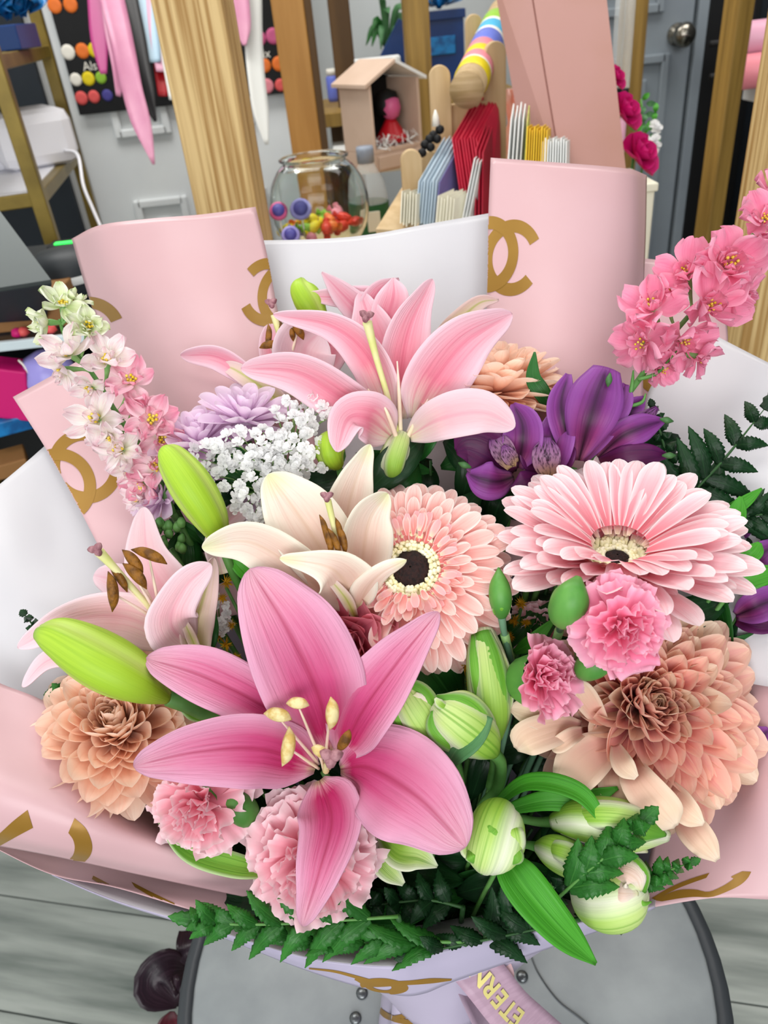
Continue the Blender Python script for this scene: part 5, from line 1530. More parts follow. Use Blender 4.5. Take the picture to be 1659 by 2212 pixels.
# ------------------------------------------------------------------ dark foliage filling the inside
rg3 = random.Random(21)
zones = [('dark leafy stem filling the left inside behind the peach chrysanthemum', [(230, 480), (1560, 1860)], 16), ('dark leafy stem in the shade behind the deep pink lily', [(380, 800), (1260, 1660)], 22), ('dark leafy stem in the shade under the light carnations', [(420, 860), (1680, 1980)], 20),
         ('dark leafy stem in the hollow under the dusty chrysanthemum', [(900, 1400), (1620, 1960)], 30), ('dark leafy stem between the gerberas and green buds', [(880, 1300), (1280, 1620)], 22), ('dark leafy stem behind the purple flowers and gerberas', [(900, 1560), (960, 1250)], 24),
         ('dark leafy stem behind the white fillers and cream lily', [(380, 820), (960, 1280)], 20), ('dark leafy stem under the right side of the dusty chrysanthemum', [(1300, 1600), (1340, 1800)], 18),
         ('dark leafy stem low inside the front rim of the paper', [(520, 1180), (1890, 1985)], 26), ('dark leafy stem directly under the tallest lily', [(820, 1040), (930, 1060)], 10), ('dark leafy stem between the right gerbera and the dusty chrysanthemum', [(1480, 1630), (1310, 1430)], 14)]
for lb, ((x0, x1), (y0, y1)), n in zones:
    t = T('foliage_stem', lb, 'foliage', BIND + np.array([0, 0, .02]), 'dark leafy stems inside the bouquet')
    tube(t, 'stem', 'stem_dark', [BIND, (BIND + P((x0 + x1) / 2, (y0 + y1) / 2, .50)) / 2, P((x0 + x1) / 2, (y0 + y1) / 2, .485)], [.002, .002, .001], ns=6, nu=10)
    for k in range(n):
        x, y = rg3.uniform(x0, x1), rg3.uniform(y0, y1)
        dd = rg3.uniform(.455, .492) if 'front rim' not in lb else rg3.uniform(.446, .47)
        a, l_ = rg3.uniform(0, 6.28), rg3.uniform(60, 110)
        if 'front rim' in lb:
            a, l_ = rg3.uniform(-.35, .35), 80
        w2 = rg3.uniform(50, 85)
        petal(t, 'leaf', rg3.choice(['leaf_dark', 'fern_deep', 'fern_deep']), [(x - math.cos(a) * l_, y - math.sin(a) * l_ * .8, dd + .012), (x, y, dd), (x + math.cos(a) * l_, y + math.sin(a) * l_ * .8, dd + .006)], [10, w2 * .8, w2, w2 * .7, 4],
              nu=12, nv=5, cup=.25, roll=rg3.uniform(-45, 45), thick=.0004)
# ------------------------------------------------------------------ room shell
mat('wall_white', '#dfe3e3', .7, col2='#d8dddd', scale=3)
mat('wall_dark', '#20272e', .6, col2='#1a2027', scale=4)
mat('ceiling_white', '#d8d8d6', .8)
mat('door_white', '#e8ecec', .45, col2='#e2e6e7', scale=5)
mat('door_grey', '#8e989f', .45, col2='#868f97', scale=5)
mat('metal_knob', '#8f8a80', .22, .95)
mat('wood_pale', '#dcbe86', .55, col2='#a9824a', scale=26, stretch=(6, 6, .12), mixr=(.38, .62), bump=.5, detail=6)
mat('wood_tan', '#bd8c4a', .5, col2='#ae7d3d', scale=8, stretch=(5, 5, .4))
mat('wood_olive', '#9a7b3c', .55, col2='#7a5f2a', scale=18, stretch=(6, 6, .25), mixr=(.35, .7), bump=.3)
mat('wood_brown', '#5f4526', .6, col2='#50391e', scale=10, stretch=(5, 5, .3))  # dark brown timber for posts, legs and supports
mat('wood_craft', '#cdb38a', .55, col2='#bfa277', scale=18, stretch=(5, 5, .5), mixr=(.35, .7))
mat('wood_end', '#b89e78', .6, col2='#a2885e', scale=30, stretch=(.5, .5, 5))
mat('shelf_gold', '#8a7636', .4, .35, col2='#76642c', scale=12)
mat('plastic_white', '#ececf2', .35)
mat('black', '#0c0d0f', .6)
mat('dark_grey', '#2a2f33', .5)
mat('navy', '#0e2f63', .35, col2='#123a78', scale=8)
mat('blue_bow', '#1a78b8', .3, col2='#0f4f86', scale=40)
mat('cream_box', '#cbb29f', .5, col2='#c4aa96', scale=10)
mat('red_card', '#c2183a', .5, col2='#b01432', scale=8)
mat('white_card', '#e4e6e4', .6)
mat('cream_card', '#e3dfcb', .6)
mat('blue_card', '#b9cbd8', .5)
mat('purple_card', '#6d6aa0', .5)
mat('yellow_card', '#e2b81e', .5)
mat('green_card', '#9aa83e', .5, col2='#c7c46a', scale=60)
mat('dusty_pink', '#a87d75', .55, col2='#a2776a', scale=5)
mat('magenta', '#c40f6a', .5)
petal_mat('magenta_petal', [(0, '#a80a54'), (.5, '#cc126c'), (1, '#d61a78')], edge=('#e0388c', .5, .5), trans=.15)
mat('glass', '#f4fbfa', .02, trans=1.0, ior=1.3, spec=.5)
mat('plastic_clear', '#eef4f4', .12, alpha=.28)
mat('label_green', '#245c34', .5)
mat('bottle_cap', '#8d96a4', .4)
mat('kraft', '#8a6238', .7)
mat('pink_satin', '#c27f9e', .35, col2='#c98ba6', scale=14)
mat('pink_satin_pale', '#dfa6bd', .4)
mat('magenta_satin', '#b0407f', .35)
mat('red_satin', '#b0121f', .35)
mat('white_satin', '#d6d8d4', .4)
mat('blue_satin', '#a9c6d8', .35)
mat('glass_rim', '#c9d6da', .2)
mat('black_satin', '#0b0b0e', .4)
mat('lilac_balloon', '#9a92d8', .25)
mat('laptop_grey', '#565c5c', .4, .3)
mat('led_green', '#35d455', .4, emit=1.5)
mat('coral_gloss', '#f08a70', .2, col2='#f2b09a', scale=30)
for nm, h in dict(c_red='#d8341e', c_orange='#e8762a', c_yellow='#e6cf1c', c_green='#8fbf3a', c_pink='#e68a96', c_purple='#4a4590', c_lilac='#9a92d0', c_cyan='#4fb0d8', c_blue='#6a78d0', c_white='#ece8dc', c_coral='#e05a58', c_rose='#c85a88').items():
    mat(nm, h, .4)

def wallbox(name, mt, c, s):
    o = box(name, mt, c, s, bevel=0)
    o['kind'] = 'structure'
    return o


YB = 2.75
wallbox('wall_back', 'wall_white', (0, YB + .05, 1.35), (4.4, .1, 2.7))
wallbox('wall_left', 'wall_white', (-1.95, .95, 1.35), (.1, 3.7, 2.7))
wallbox('wall_right', 'wall_dark', (2.0, .95, 1.35), (.1, 3.7, 2.7))
wallbox('ceiling', 'ceiling_white', (0, .95, 2.75), (4.2, 3.7, .1))


def rect_on(y, x0, y0, x1, y1):
    """world x/z extents on the plane Y=y of a photo rectangle given at mid-height"""
    xm, ym = (x0 + x1) / 2, (y0 + y1) / 2
    return PY(x0, ym, y)[0], PY(x1, ym, y)[0], PY(xm, y1, y)[2], PY(xm, y0, y)[2]


def panel_door(name, mt, xa, xb, y, panels, z1=2.05):
    o = box(name, mt, ((xa + xb) / 2, y + .02, z1 / 2), (xb - xa, .04, z1), bevel=.003)
    o['kind'] = 'structure'
    for (a, b, c, d) in panels:
        # raised moulding frame plus field
        for nm, ctr, sz in (('moulding', ((a + b) / 2, y - .006, d), (b - a, .014, .022)), ('moulding', ((a + b) / 2, y - .006, c), (b - a, .014, .022)), ('moulding', (a, y - .006, (c + d) / 2), (.022, .014, d - c + .022)), ('moulding', (b, y - .006, (c + d) / 2), (.022, .014, d - c + .022)),
                            ('panel', ((a + b) / 2, y - .004, (c + d) / 2), (b - a - .09, .012, d - c - .09))):
            box(nm, mt, ctr, sz, o, bevel=.004)
    return o


YD = 2.45
dxa, dxb = PY(205, 430, YD)[0], PY(640, 300, YD)[0]
zlow, zup = PY(350, 436, YD)[2], PY(310, 284, YD)[2]
dm = (dxa + dxb) / 2
panel_door('door_1', 'door_white', dxa, dxb, YD, [(dxa + .12, dm - .05, .22, zlow), (dm + .05, dxb - .12, .22, zlow), (dxa + .12, dm - .05, zup, 1.5), (dm + .05, dxb - .12, zup, 1.5)])
o = box('trim_1', 'door_white', (dxa - .07, YD + .03, 1.05), (.10, .05, 2.1))
o['kind'] = 'structure'

# flower chart on the door
zb, zt = PY(280, 236, YD)[2], 1.75
pxa, pxb = PY(172, 230, YD)[0], PY(650, 205, YD)[0]
po = T('flower_chart', 'black wall chart of coloured blooms hanging on the white door', 'poster', ((pxa + pxb) / 2, YD - .022, zb))
box('sheet', 'black', ((pxa + pxb) / 2, YD - .020, (zb + zt) / 2), (pxb - pxa, .003, zt - zb), po, bevel=0)
for x, y, r, m_ in [(118, 12, 15, 'c_orange'), (152, 10, 15, 'c_orange'), (147, 113, 15, 'c_white'), (178, 110, 15, 'c_orange'), (205, 108, 15, 'c_yellow'), (164, 172, 13, 'c_white'), (191, 170, 14, 'c_yellow'), (218, 168, 12, 'c_green'), (176, 212, 14, 'c_coral'), (203, 209, 13, 'c_coral'), (232, 206, 12, 'c_purple'),
                    (560, 83, 15, 'c_rose'), (590, 78, 16, 'c_rose'), (572, 142, 14, 'c_orange'), (602, 138, 15, 'c_orange'), (577, 186, 15, 'c_pink'), (606, 184, 13, 'c_coral')]:
    c = PY(x, y, YD - .022)
    lathe('printed_bloom', m_, [(r * .00125, 0), (r * .00115, .0012), (r * .0006, .0016), (.0003, .001)], c, po, ns=12, axis=(0, -1, 0))
for s_, x, y in (('Alst', 198, 143), ('Mix', 566, 117)):
    place_text(po, 'lettering', 'c_white', s_, PY(x, y, YD - .0235), (1, 0, 0), (0, 0, 1), .03)

# grey door on the right
YG = 2.3
ga, gb = PY(1330, 250, YG)[0], PY(1492, 100, YG)[0]
gd = panel_door('door_2', 'door_grey', ga - .25, gb, YG, [(ga - .15, PY(1424, 250, YG)[0], .25, PY(1405, 128, YG)[2]), (ga - .15, PY(1424, 20, YG)[0], PY(1410, 18, YG)[2], 1.7)])
kb = PY(1462, 74, YG)
lathe('door_handle', 'metal_knob', [(.026, 0), (.026, .006), (.012, .01), (.012, .03), (.026, .042), (.029, .055), (.022, .068), (.001, .072)], kb + np.array([0, 0, 0]), gd, ns=24, axis=(0, -1, 0))
for nm, mt, a, b in (('trim_2', 'door_grey', gb + .008, gb + .034), ('trim_3', 'black', gb + .036, gb + .17)):
    o = box(nm, mt, ((a + b) / 2, YG + .02, 1.1), (b - a, .06, 2.2))
    o['kind'] = 'structure'
o = wallbox('wall_side', 'wall_dark', (gb + .60, YG + .08, 1.35), (.86, .06, 2.7))

# ------------------------------------------------------------------ timber posts
def post(label, mt, px, py, d, w_, dp, rz=0.0, mt2=None):
    c = P(px, py, d)
    t = T('timber_post', label, 'post', (c[0], c[1], 0), 'timber posts of the shop racks')
    box('post', mt, (c[0], c[1], 1.2), (w_, dp, 2.4), t, rz=rz, bevel=.003)
    if mt2:
        o_ = np.array([math.cos(rz), math.sin(rz), 0]) * (w_ / 2 + .007)
        box('shaded_side', mt2, (c[0] + o_[0], c[1] + o_[1], 1.2), (.014, dp * 1.1, 2.4), t, rz=rz, bevel=.002)  # darker strip that paints in the shaded side of the post
    return t


post('thick pale timber post with strong grain behind the left pink sheet', 'wood_pale', 462, 240, 1.06, .092, .06, math.radians(-10))
post('smooth tan timber post behind the glass bowl', 'wood_tan', 642, 160, 1.58, .064, .04, 0, 'wood_brown')
post('narrow brown timber post left of the cream house box', 'wood_brown', 742, 120, 1.85, .05, .05, 0)
post('slim olive timber post between the house box and the navy box', 'wood_olive', 903, 130, 1.62, .052, .05, 0)
post('olive timber post behind the magenta roses', 'wood_olive', 1364, 90, 1.70, .048, .05, 0)
post('timber post before the dark wall on the right', 'wood_olive', 1562, 260, 1.35, .036, .034, math.radians(25))
post('wide timber post at the right edge behind the pink larkspur', 'wood_pale', 1655, 640, .86, .075, .05, math.radians(8))

# ------------------------------------------------------------------ work table behind the bouquet
TZ = .80
tb = T('work_table', 'pale wooden work table behind the bouquet carrying the bowl and card rack', 'table', (.18, 1.35, 0))
box('tabletop', 'wood_craft', (.18, 1.36, TZ - .02), (.60, .90, .04), tb)
for x in (-.08, .44):
    for y in (.96, 1.76):
        box('leg', 'wood_olive', (x, y, (TZ - .04) / 2), (.06, .06, TZ - .04), tb)


def on(px, py, d, z=TZ):
    c = P(px, py, d)
    return np.array([c[0], c[1], z])


# glass bowl with sweets
bc = P(690, 440, 1.22)
br = 107 * 1.22 / FPX
prof = [(.03, bc[2] - br * .98), (br * .62, bc[2] - br * .86), (br * .92, bc[2] - br * .45), (br, bc[2]), (br * .93, bc[2] + br * .38), (br * .76, bc[2] + br * .66), (br * .63, bc[2] + br * .78), (br * .66, bc[2] + br * .86)]
bz = max(TZ, prof[0][1])
bw = T('glass_bowl', 'round clear glass bowl of sweets behind the white sheet', 'bowl', (bc[0], bc[1], prof[0][1]))
rr_ = cr(np.array(prof), np.linspace(0, 1, 30))
inner = rr_[::-1] * np.array([.965, 1]) + np.array([0, 0])
lathe('bowl', 'glass', [tuple(q) for q in rr_] + [(q[0], q[1] + .002) for q in inner], (bc[0], bc[1], 0), bw, ns=40, caps=False)
lathe('rim', 'glass', [(br * .655, bc[2] + br * .855), (br * .685, bc[2] + br * .85), (br * .69, bc[2] + br * .88), (br * .66, bc[2] + br * .89), (br * .655, bc[2] + br * .855)], (bc[0], bc[1], 0), bw, ns=40, caps=False)
if prof[0][1] > TZ:
    lathe('bowl_stand', 'wood_craft', [(br * .6, TZ), (br * .6, prof[0][1] + .004)], (bc[0], bc[1], 0), bw, ns=24)
rgc = random.Random(9)
cn = {'c_red': 'red', 'c_orange': 'orange', 'c_yellow': 'yellow', 'c_pink': 'pink', 'c_lilac': 'lilac', 'c_green': 'green'}
for k in range(26):
    m_ = ['c_red', 'c_orange', 'c_yellow', 'c_yellow', 'c_pink', 'c_green', 'c_lilac', 'c_red'][k % 8]
    a, r = rgc.uniform(0, 6.28), br * .78 * math.sqrt(rgc.random())
    z = bc[2] - br * .52 + br * .40 * rgc.random() * (1.2 - r / br)
    c = (bc[0] + r * math.cos(a) + (.02 if m_ == 'c_red' else 0), bc[1] + r * math.sin(a), z)
    c = (min(max(c[0], bc[0] - br * .7), bc[0] + br * .7), c[1], c[2])
    t = T('wrapped_sweet', '%s wrapped sweet inside the glass bowl' % cn[m_], 'sweet', c, '%s sweets in the glass bowl' % cn[m_])
    v = unit([rgc.uniform(-1, 1), rgc.uniform(-1, 1), rgc.uniform(-.4, .4)])
    c = np.array(c)
    lathe('sweet', m_, [(.002, -.012), (.007, -.009), (.0085, 0), (.007, .009), (.002, .012)], c, t, ns=10, axis=v)
    for s_ in (-1, 1):
        lathe('wrapper_twist', m_, [(.0015, .011), (.006, .019)], c, t, ns=8, axis=v * s_, caps=False)
for x, y, rx, m2, lb in [(650, 452, .0115, 'c_lilac', 'purple oval lollipop with a lilac rim inside the glass bowl'), (602, 456, .010, 'c_rose', 'maroon oval lollipop at the left inside the glass bowl'), (628, 508, .010, 'c_lilac', 'small dark lollipop low in the glass bowl')]:
    c = P(x, y, 1.17)
    t = T('lollipop', lb, 'sweet', c, 'lollipops in the glass bowl')
    lathe('rim', m2, [(rx * 1.3, -.004), (rx * 1.45, 0), (rx * 1.3, .004)], c, t, ns=18, axis=-FW)
    lathe('candy', 'c_purple', [(rx * 1.02, 0), (rx * .95, .006), (rx * .4, .008), (.0005, .0085)], c, t, ns=18, axis=-FW)
    tube(t, 'stick', 'c_white', [c - np.array([0, 0, .01]), c + np.array([0, .01, -.045])], [.0014, .0014], ns=6, nu=3)

# water bottle
cb = P(795, 400, 1.42)
k_ = 1.42 / FPX
bt = T('water_bottle', 'clear plastic water bottle with a green label beside the glass bowl', 'bottle', (cb[0], cb[1], TZ))
ztop = P(787, 308, 1.42)[2]
lathe('body', 'plastic_clear', [(.030, TZ), (.035, TZ + .01), (.034, ztop - .105), (.0345, ztop - .085), (.030, ztop - .06), (.016, ztop - .032), (.0135, ztop - .026)], (cb[0], cb[1], 0), bt, ns=28)
lathe('cap', 'bottle_cap', [(.0155, ztop - .027), (.016, ztop - .006), (.015, ztop)], (cb[0], cb[1], 0), bt, ns=28)
lathe('label', 'label_green', [(.0358, ztop - .150), (.0358, ztop - .095)], (cb[0], cb[1], 0), bt, ns=28, caps=False)
box('label_emblem', 'cream_card', (cb[0] + .004, cb[1] - .0358, ztop - .123), (.024, .002, .036), bt)

# cream house box with a doll
hc = P(824, 262, 1.52)
HR = math.radians(32)
hx, hy = np.array([math.cos(HR), math.sin(HR), 0]), np.array([-math.sin(HR), math.cos(HR), 0])
hz0 = P(800, 345, 1.52)[2] - .02
ht = T('house_box', 'cream house shaped gift box with a gabled roof and dark window', 'gift box', (hc[0], hc[1], hz0))
W_, D_, H_ = .118, .105, .120
hb = np.array([hc[0], hc[1], hz0])


def hpt(a, b, z):
    return hb + hx * a + hy * b + np.array([0, 0, z])


def hbox(nm, mt, a, b, z, sa, sb, sz, par=None, bev=.0015):
    return box(nm, mt, hpt(a, b, z), (sa, sb, sz), par if par is not None else ht, rz=HR, bevel=bev)


hbox('base', 'cream_box', 0, 0, .016, W_, D_, .032)
dr = hbox('drawer', 'cream_box', .0, -D_ / 2 - .002, .016, W_ - .016, .006, .024)
dr2 = lathe('knob', 'pink_satin_pale', [(.004, 0), (.004, .006)], hpt(.01, -D_ / 2 - .005, .016), dr, ns=10, axis=-hy)
hbox('side_wall', 'cream_box', -W_ / 2 + .003, 0, .032 + H_ / 2, .006, D_, H_)
hbox('side_wall', 'cream_box', W_ / 2 - .003, 0, .032 + H_ / 2, .006, D_, H_)
hbox('back_wall', 'black', 0, D_ / 2 - .003, .032 + H_ / 2, W_ - .012, .006, H_)
hbox('floor_board', 'cream_box', 0, 0, .036, W_ - .012, D_, .008)
V = [hpt(-W_ / 2, D_ / 2, .152), hpt(W_ / 2, D_ / 2, .152), hpt(0, D_ / 2, .178)]
V += [q - hy * .005 for q in V]
mk('gable', V, [(0, 1, 2), (5, 4, 3), (0, 3, 4, 1), (1, 4, 5, 2), (2, 5, 3, 0)], 'black', ht, smooth=False)
for sd in (-1, 1):
    V = [hpt(sd * (W_ / 2 + .012), -D_ / 2 - .008, .147), hpt(0, -D_ / 2 - .008, .182), hpt(0, D_ / 2 + .006, .182), hpt(sd * (W_ / 2 + .012), D_ / 2 + .006, .147)]
    V = V + [q + np.array([0, 0, .006]) for q in V]
    mk('roof_panel', V, [(3, 2, 1, 0), (4, 5, 6, 7), (0, 1, 5, 4), (1, 2, 6, 5), (2, 3, 7, 6), (3, 0, 4, 7)], 'cream_box' if sd < 0 else 'white_card', ht, smooth=False)
dl = T('doll', 'small doll in a red dress inside the cream house box', 'doll', hpt(.015, -.01, .040))
lathe('dress', 'red_satin', [(.036, .012), (.030, .022), (.014, .045), (.010, .052)], hpt(.015, -.01, .032), dl, ns=18)
lathe('face', 'c_rose', [(.002, .048), (.015, .056), (.020, .070), (.017, .086), (.002, .094)], hpt(.015, -.014, .032), dl, ns=18)
lathe('hair', 'black', [(.024, .06), (.026, .078), (.020, .098), (.002, .105)], hpt(.015, -.002, .032), dl, ns=18)
sh = T('shredded_filler', 'white shredded paper under the doll in the house box', 'filler', hpt(.0, -.02, .040))
V, F = [], []
for k in range(120):
    c = hpt(rgc.uniform(-.045, .05), rgc.uniform(-.052, .0), .040 + rgc.uniform(0, .018))
    a, b = unit([rgc.gauss(0, 1) for _ in range(3)]), unit([rgc.gauss(0, 1) for _ in range(3)])
    i0 = len(V)
    V += [c - a * .009 - b * .0015, c - a * .009 + b * .0015, c + a * .009 + b * .0015, c + a * .009 - b * .0015]
    F.append((i0, i0 + 1, i0 + 2, i0 + 3))
mk('paper_shreds', V, F, 'white_card', sh, smooth=False, kind='stuff')
# light box with bulbs behind the roof, on its own shelf
lb_ = P(815, 125, 1.68)
box('shelf_board', 'white_card', (lb_[0] + .03, lb_[1] - .02, hz0 - .012), (.30, .36, .02), None, label='white shelf board carrying the house box', cat='shelf')
for sx_ in (-.13, .17):
    box('shelf_bracket', 'wood_brown', (lb_[0] + .03 + sx_ - .02, lb_[1] + .03, (hz0 - .022 + TZ) / 2), (.02, .2, hz0 - .022 - TZ), None, label='%s wooden support under the white shelf board' % ('left' if sx_ < 0 else 'right'), cat='support', group='shelf supports')
lt = T('bulb_box', 'small pale box with a row of round bulbs behind the house roof', 'box', (lb_[0], lb_[1] + .02, hz0))
box('box', 'white_card', (lb_[0], lb_[1] + .02, (hz0 + lb_[2]) / 2), (.10, .05, lb_[2] - hz0), lt)
for k in range(4):
    lathe('bulb', 'c_white', [(.003, 0), (.008, .004), (.008, .01), (.002, .015)], (lb_[0] - .036 + k * .024, lb_[1] - .006, lb_[2] - .01), lt, ns=12, axis=(0, -1, 0))

# navy box, bow, plant, blue glass on a back shelf
bs = P(900, 150, 2.0)
SHZ = P(920, 200, 2.0)[2]
bsh = T('back_shelf', 'long olive back shelf carrying the navy box and plant', 'shelf', (bs[0], 2.2, 0))
box('board', 'wood_olive', (bs[0] - .02, 2.2, SHZ - .015), (.50, .34, .03), bsh)
for x in (bs[0] - .22, bs[0] + .20):
    box('leg', 'wood_brown', (x, 2.3, (SHZ - .03) / 2), (.04, .04, SHZ - .03), bsh)
nb = P(950, 105, 2.0)
nt_ = T('navy_box', 'navy blue gift box with a glossy blue bow behind the olive post', 'gift box', (nb[0], nb[1], SHZ))
box('box', 'navy', (nb[0], nb[1], SHZ + .085), (.115, .09, .17), nt_)
box('lid', 'navy', (nb[0], nb[1], SHZ + .165), (.125, .10, .02), nt_)
for a in range(6):
    q = a * math.pi / 3
    c0 = np.array([nb[0], nb[1] - .02, SHZ + .18])
    e = c0 + np.array([math.cos(q) * .055, math.sin(q) * .03 - .01, .018])
    petal3(nt_, 'bow_loop', 'blue_bow', [c0, (c0 + e) / 2 + np.array([0, 0, .025]), e, c0 + (e - c0) * .3], [.006, .014, .012, .005], nu=14, nv=5, normal=(0, -.5, 1), cup=.1)
box('label_card', 'blue_bow', (nb[0], nb[1] - .047, SHZ + .10), (.07, .003, .04), nt_)
nv_ = P(866, 90, 1.98)
box('navy_card', 'navy', (nv_[0], nv_[1], SHZ + .075), (.11, .02, .15), None, ry=math.radians(35), label='tilted navy card leaning left of the navy gift box', cat='card')
pl = P(835, 60, 2.05)
pt_ = T('trailing_plant', 'trailing green plant hanging above the house box', 'plant', (pl[0], pl[1], SHZ))
lathe('pot', 'dark_grey', [(.03, SHZ), (.04, SHZ + .07), (.042, SHZ + .08)], (pl[0], pl[1] + .06, 0), pt_, ns=18)
for k in range(12):
    a = rgc.uniform(-2.8, -.3)
    s_ = np.array([pl[0], pl[1] + .05, SHZ + .09])
    e = s_ + np.array([math.cos(a) * rgc.uniform(.05, .09), math.sin(a) * .05, rgc.uniform(.0, .14)])
    petal3(pt_, 'leaf', 'leaf_grey' if k % 3 else 'leaf_dark', [s_, (s_ + e) / 2 + np.array([0, 0, .05]), e], [.002, .007, .008, .001], nu=10, nv=3, normal=(0, -1, .4))
bg = P(716, 145, 1.98)
t = T('blue_glass', 'small blue glass jar on the back shelf between two posts', 'jar', (bg[0], bg[1], SHZ))
lathe('jar', 'c_blue', [(.016, SHZ), (.018, SHZ + .01), (.018, SHZ + .055), (.014, SHZ + .06)], (bg[0], bg[1], 0), t, ns=18)
lathe('lid', 'c_white', [(.015, SHZ + .06), (.015, SHZ + .075)], (bg[0], bg[1], 0), t, ns=18)

# ------------------------------------------------------------------ wooden card rack with the rainbow roller
rk = T('card_rack', 'natural wood card rack with rounded paddles holding the cards', 'rack', on(985, 400, 1.15))


def paddle(px, ptop, pbot, d, wpx, th=.012, rz=0.0, mt='wood_craft', nm='upright', to=None):
    a, b = P(px, ptop, d), P(px, ptop, d)
    zt_, zb_ = a[2], (to if to is not None else TZ)
    w2 = wpx * d / FPX / 2
    V = []
    out = []
    for q in np.linspace(0, math.pi, 13):
        out.append((w2 * math.cos(q), zt_ - w2 + w2 * math.sin(q)))
    out += [(-w2, zb_), (w2, zb_)]
    ux = np.array([math.cos(rz), math.sin(rz), 0])
    uy = np.array([-math.sin(rz), math.cos(rz), 0])
    n = len(out)
    for s_ in (-.5, .5):
        for x, z in out:
            V.append(np.array([a[0], a[1], 0]) + ux * x + uy * th * s_ + np.array([0, 0, z]))
    F = [tuple(range(n - 1, -1, -1)), tuple(range(n, 2 * n))] + [(i, (i + 1) % n, n + (i + 1) % n, n + i) for i in range(n)]
    return mk(nm, V, F, mt, rk, smooth=False, bevel=.0015)


paddle(948, 140, 300, 1.10, 46)
paddle(1068, 88, 330, 1.10, 48, rz=.15)
paddle(1022, 30, 200, 1.24, 36)
paddle(886, 322, 430, 1.02, 46)
paddle(928, 325, 400, 1.10, 40)
box('shelf', 'wood_craft', on(1000, 330, 1.16, TZ + .02), (.20, .14, .02), rk)
box('back_board', 'wood_craft', on(1010, 300, 1.17, (TZ + P(1010, 215, 1.17)[2]) / 2), (.09, .012, P(1010, 215, 1.17)[2] - TZ), rk)
# sloping base board towards the viewer
V = [P(812, 495, .99), P(905, 500, .98), P(900, 405, 1.06), P(868, 405, 1.06)]
V += [q + np.array([0, 0, -.012]) for q in V]
mk('sloping_board', V, [(0, 1, 2, 3), (7, 6, 5, 4), (0, 4, 5, 1), (1, 5, 6, 2), (2, 6, 7, 3), (3, 7, 4, 0)], 'wood_craft', rk, smooth=False)
# the roller
ea, eb = P(1008, 195, 1.06), P(1085, 30, 1.30)
rd = 37 * 1.06 / FPX
rl = T('rainbow_roller', 'wooden roller wound with rainbow coloured ribbon bands on the rack', 'roller', ea)
dirr = unit(eb - ea)
Lr = np.linalg.norm(eb - ea)
lathe('core', 'wood_craft', [(rd * .98, .002), (rd * .98, Lr)], ea, rl, ns=28, axis=dirr)
lathe('end_face', 'wood_end', [(rd, -.002), (rd, .003)], ea, rl, ns=28, axis=dirr)
x0 = .10
for m_, w2 in (('c_yellow', .08), ('c_white', .015), ('c_pink', .07), ('c_yellow', .07), ('c_pink', .08), ('c_blue', .13), ('c_white', .03), ('c_cyan', .10), ('c_white', .03), ('c_green', .12)):
    lathe('ribbon_band', m_, [(rd * 1.0, x0 * Lr), (rd * 1.05, (x0 + .005) * Lr), (rd * 1.05, (x0 + w2 - .005) * Lr), (rd * 1.0, (x0 + w2) * Lr)], ea, rl, ns=28, axis=dirr, caps=False)
    x0 += w2
# bead stick
bd = T('bead_stick', 'stick of black beads with a white tip on the rack', 'ornament', P(912, 335, 1.06))
for k, (x, y) in enumerate([(912, 330), (918, 312), (928, 300), (936, 292), (944, 300), (950, 280), (930, 318)]):
    c = P(x, y, 1.06)
    lathe('bead', 'black', [(.001, -.006), (.005, -.004), (.0065, 0), (.005, .004), (.001, .006)], c, bd, ns=10)
lathe('tip', 'c_white', [(.006, 0), (.004, .012), (.001, .02)], P(942, 272, 1.06), bd, ns=10)


def cards(label, group, mt, pts, n, step, th=.0012, mt_last=None, name='greeting_card'):
    """a leaning stack: pts = four photo corners with depth (front card); step moves each card in world space"""
    Q = np.array([P(*p) for p in pts])
    nn = unit(np.cross(Q[1] - Q[0], Q[3] - Q[0]))
    for k in range(n):
        B_ = Q + np.array(step) * k + np.array([0, 0, .002 * ((k * 7) % 3)])
        V = np.vstack([B_, B_ + nn * th])
        mk(name, V, [(3, 2, 1, 0), (4, 5, 6, 7), (0, 1, 5, 4), (1, 2, 6, 5), (2, 3, 7, 6), (3, 0, 4, 7)], mt_last if (mt_last and k == 0) else mt, None, smooth=False, label=label, cat='card', group=group)


sx = RT * .0042
cards('red envelope in the leaning stack on the wooden rack', 'red envelopes on the rack', 'red_card', [(1055, 480, 1.03), (1082, 480, 1.14), (1078, 205, 1.16), (1028, 300, 1.05)], 9, -RT * .0040 + FW * .001)
cards('short red envelope beside the taller red stack', 'short red envelopes', 'red_card', [(1040, 490, 1.0), (1062, 480, 1.06), (1062, 275, 1.08), (1042, 330, 1.02)], 3, -RT * .0045)
cards('pale blue and white card in the tall stack before the red envelopes', 'white cards before the red envelopes', 'blue_card', [(940, 490, 1.00), (996, 470, 1.08), (1000, 300, 1.10), (948, 395, 1.01)], 8, -RT * .0038, mt_last='purple_card')
cards('small white card in the low front row of the rack', 'low white cards', 'cream_card', [(975, 490, .97), (1010, 480, 1.01), (1012, 415, 1.02), (980, 430, .98)], 6, -RT * .0040)
cards('cream card standing at the front end of the rack', 'cream cards at the rack end', 'cream_card', [(895, 490, .98), (912, 480, 1.02), (914, 415, 1.03), (898, 420, .99)], 6, -RT * .0036)
cards('white card standing between the red envelopes', 'white cards between the red envelopes', 'white_card', [(1010, 480, .99), (1030, 470, 1.02), (1044, 340, 1.04), (1036, 350, 1.0)], 3, -RT * .0035)
cards('patterned white card standing before the dusty pink board', 'patterned cards', 'white_card', [(1130, 380, .90), (1146, 370, .95), (1142, 228, .96), (1138, 262, .91)], 5, -RT * .0048, mt_last='green_card')
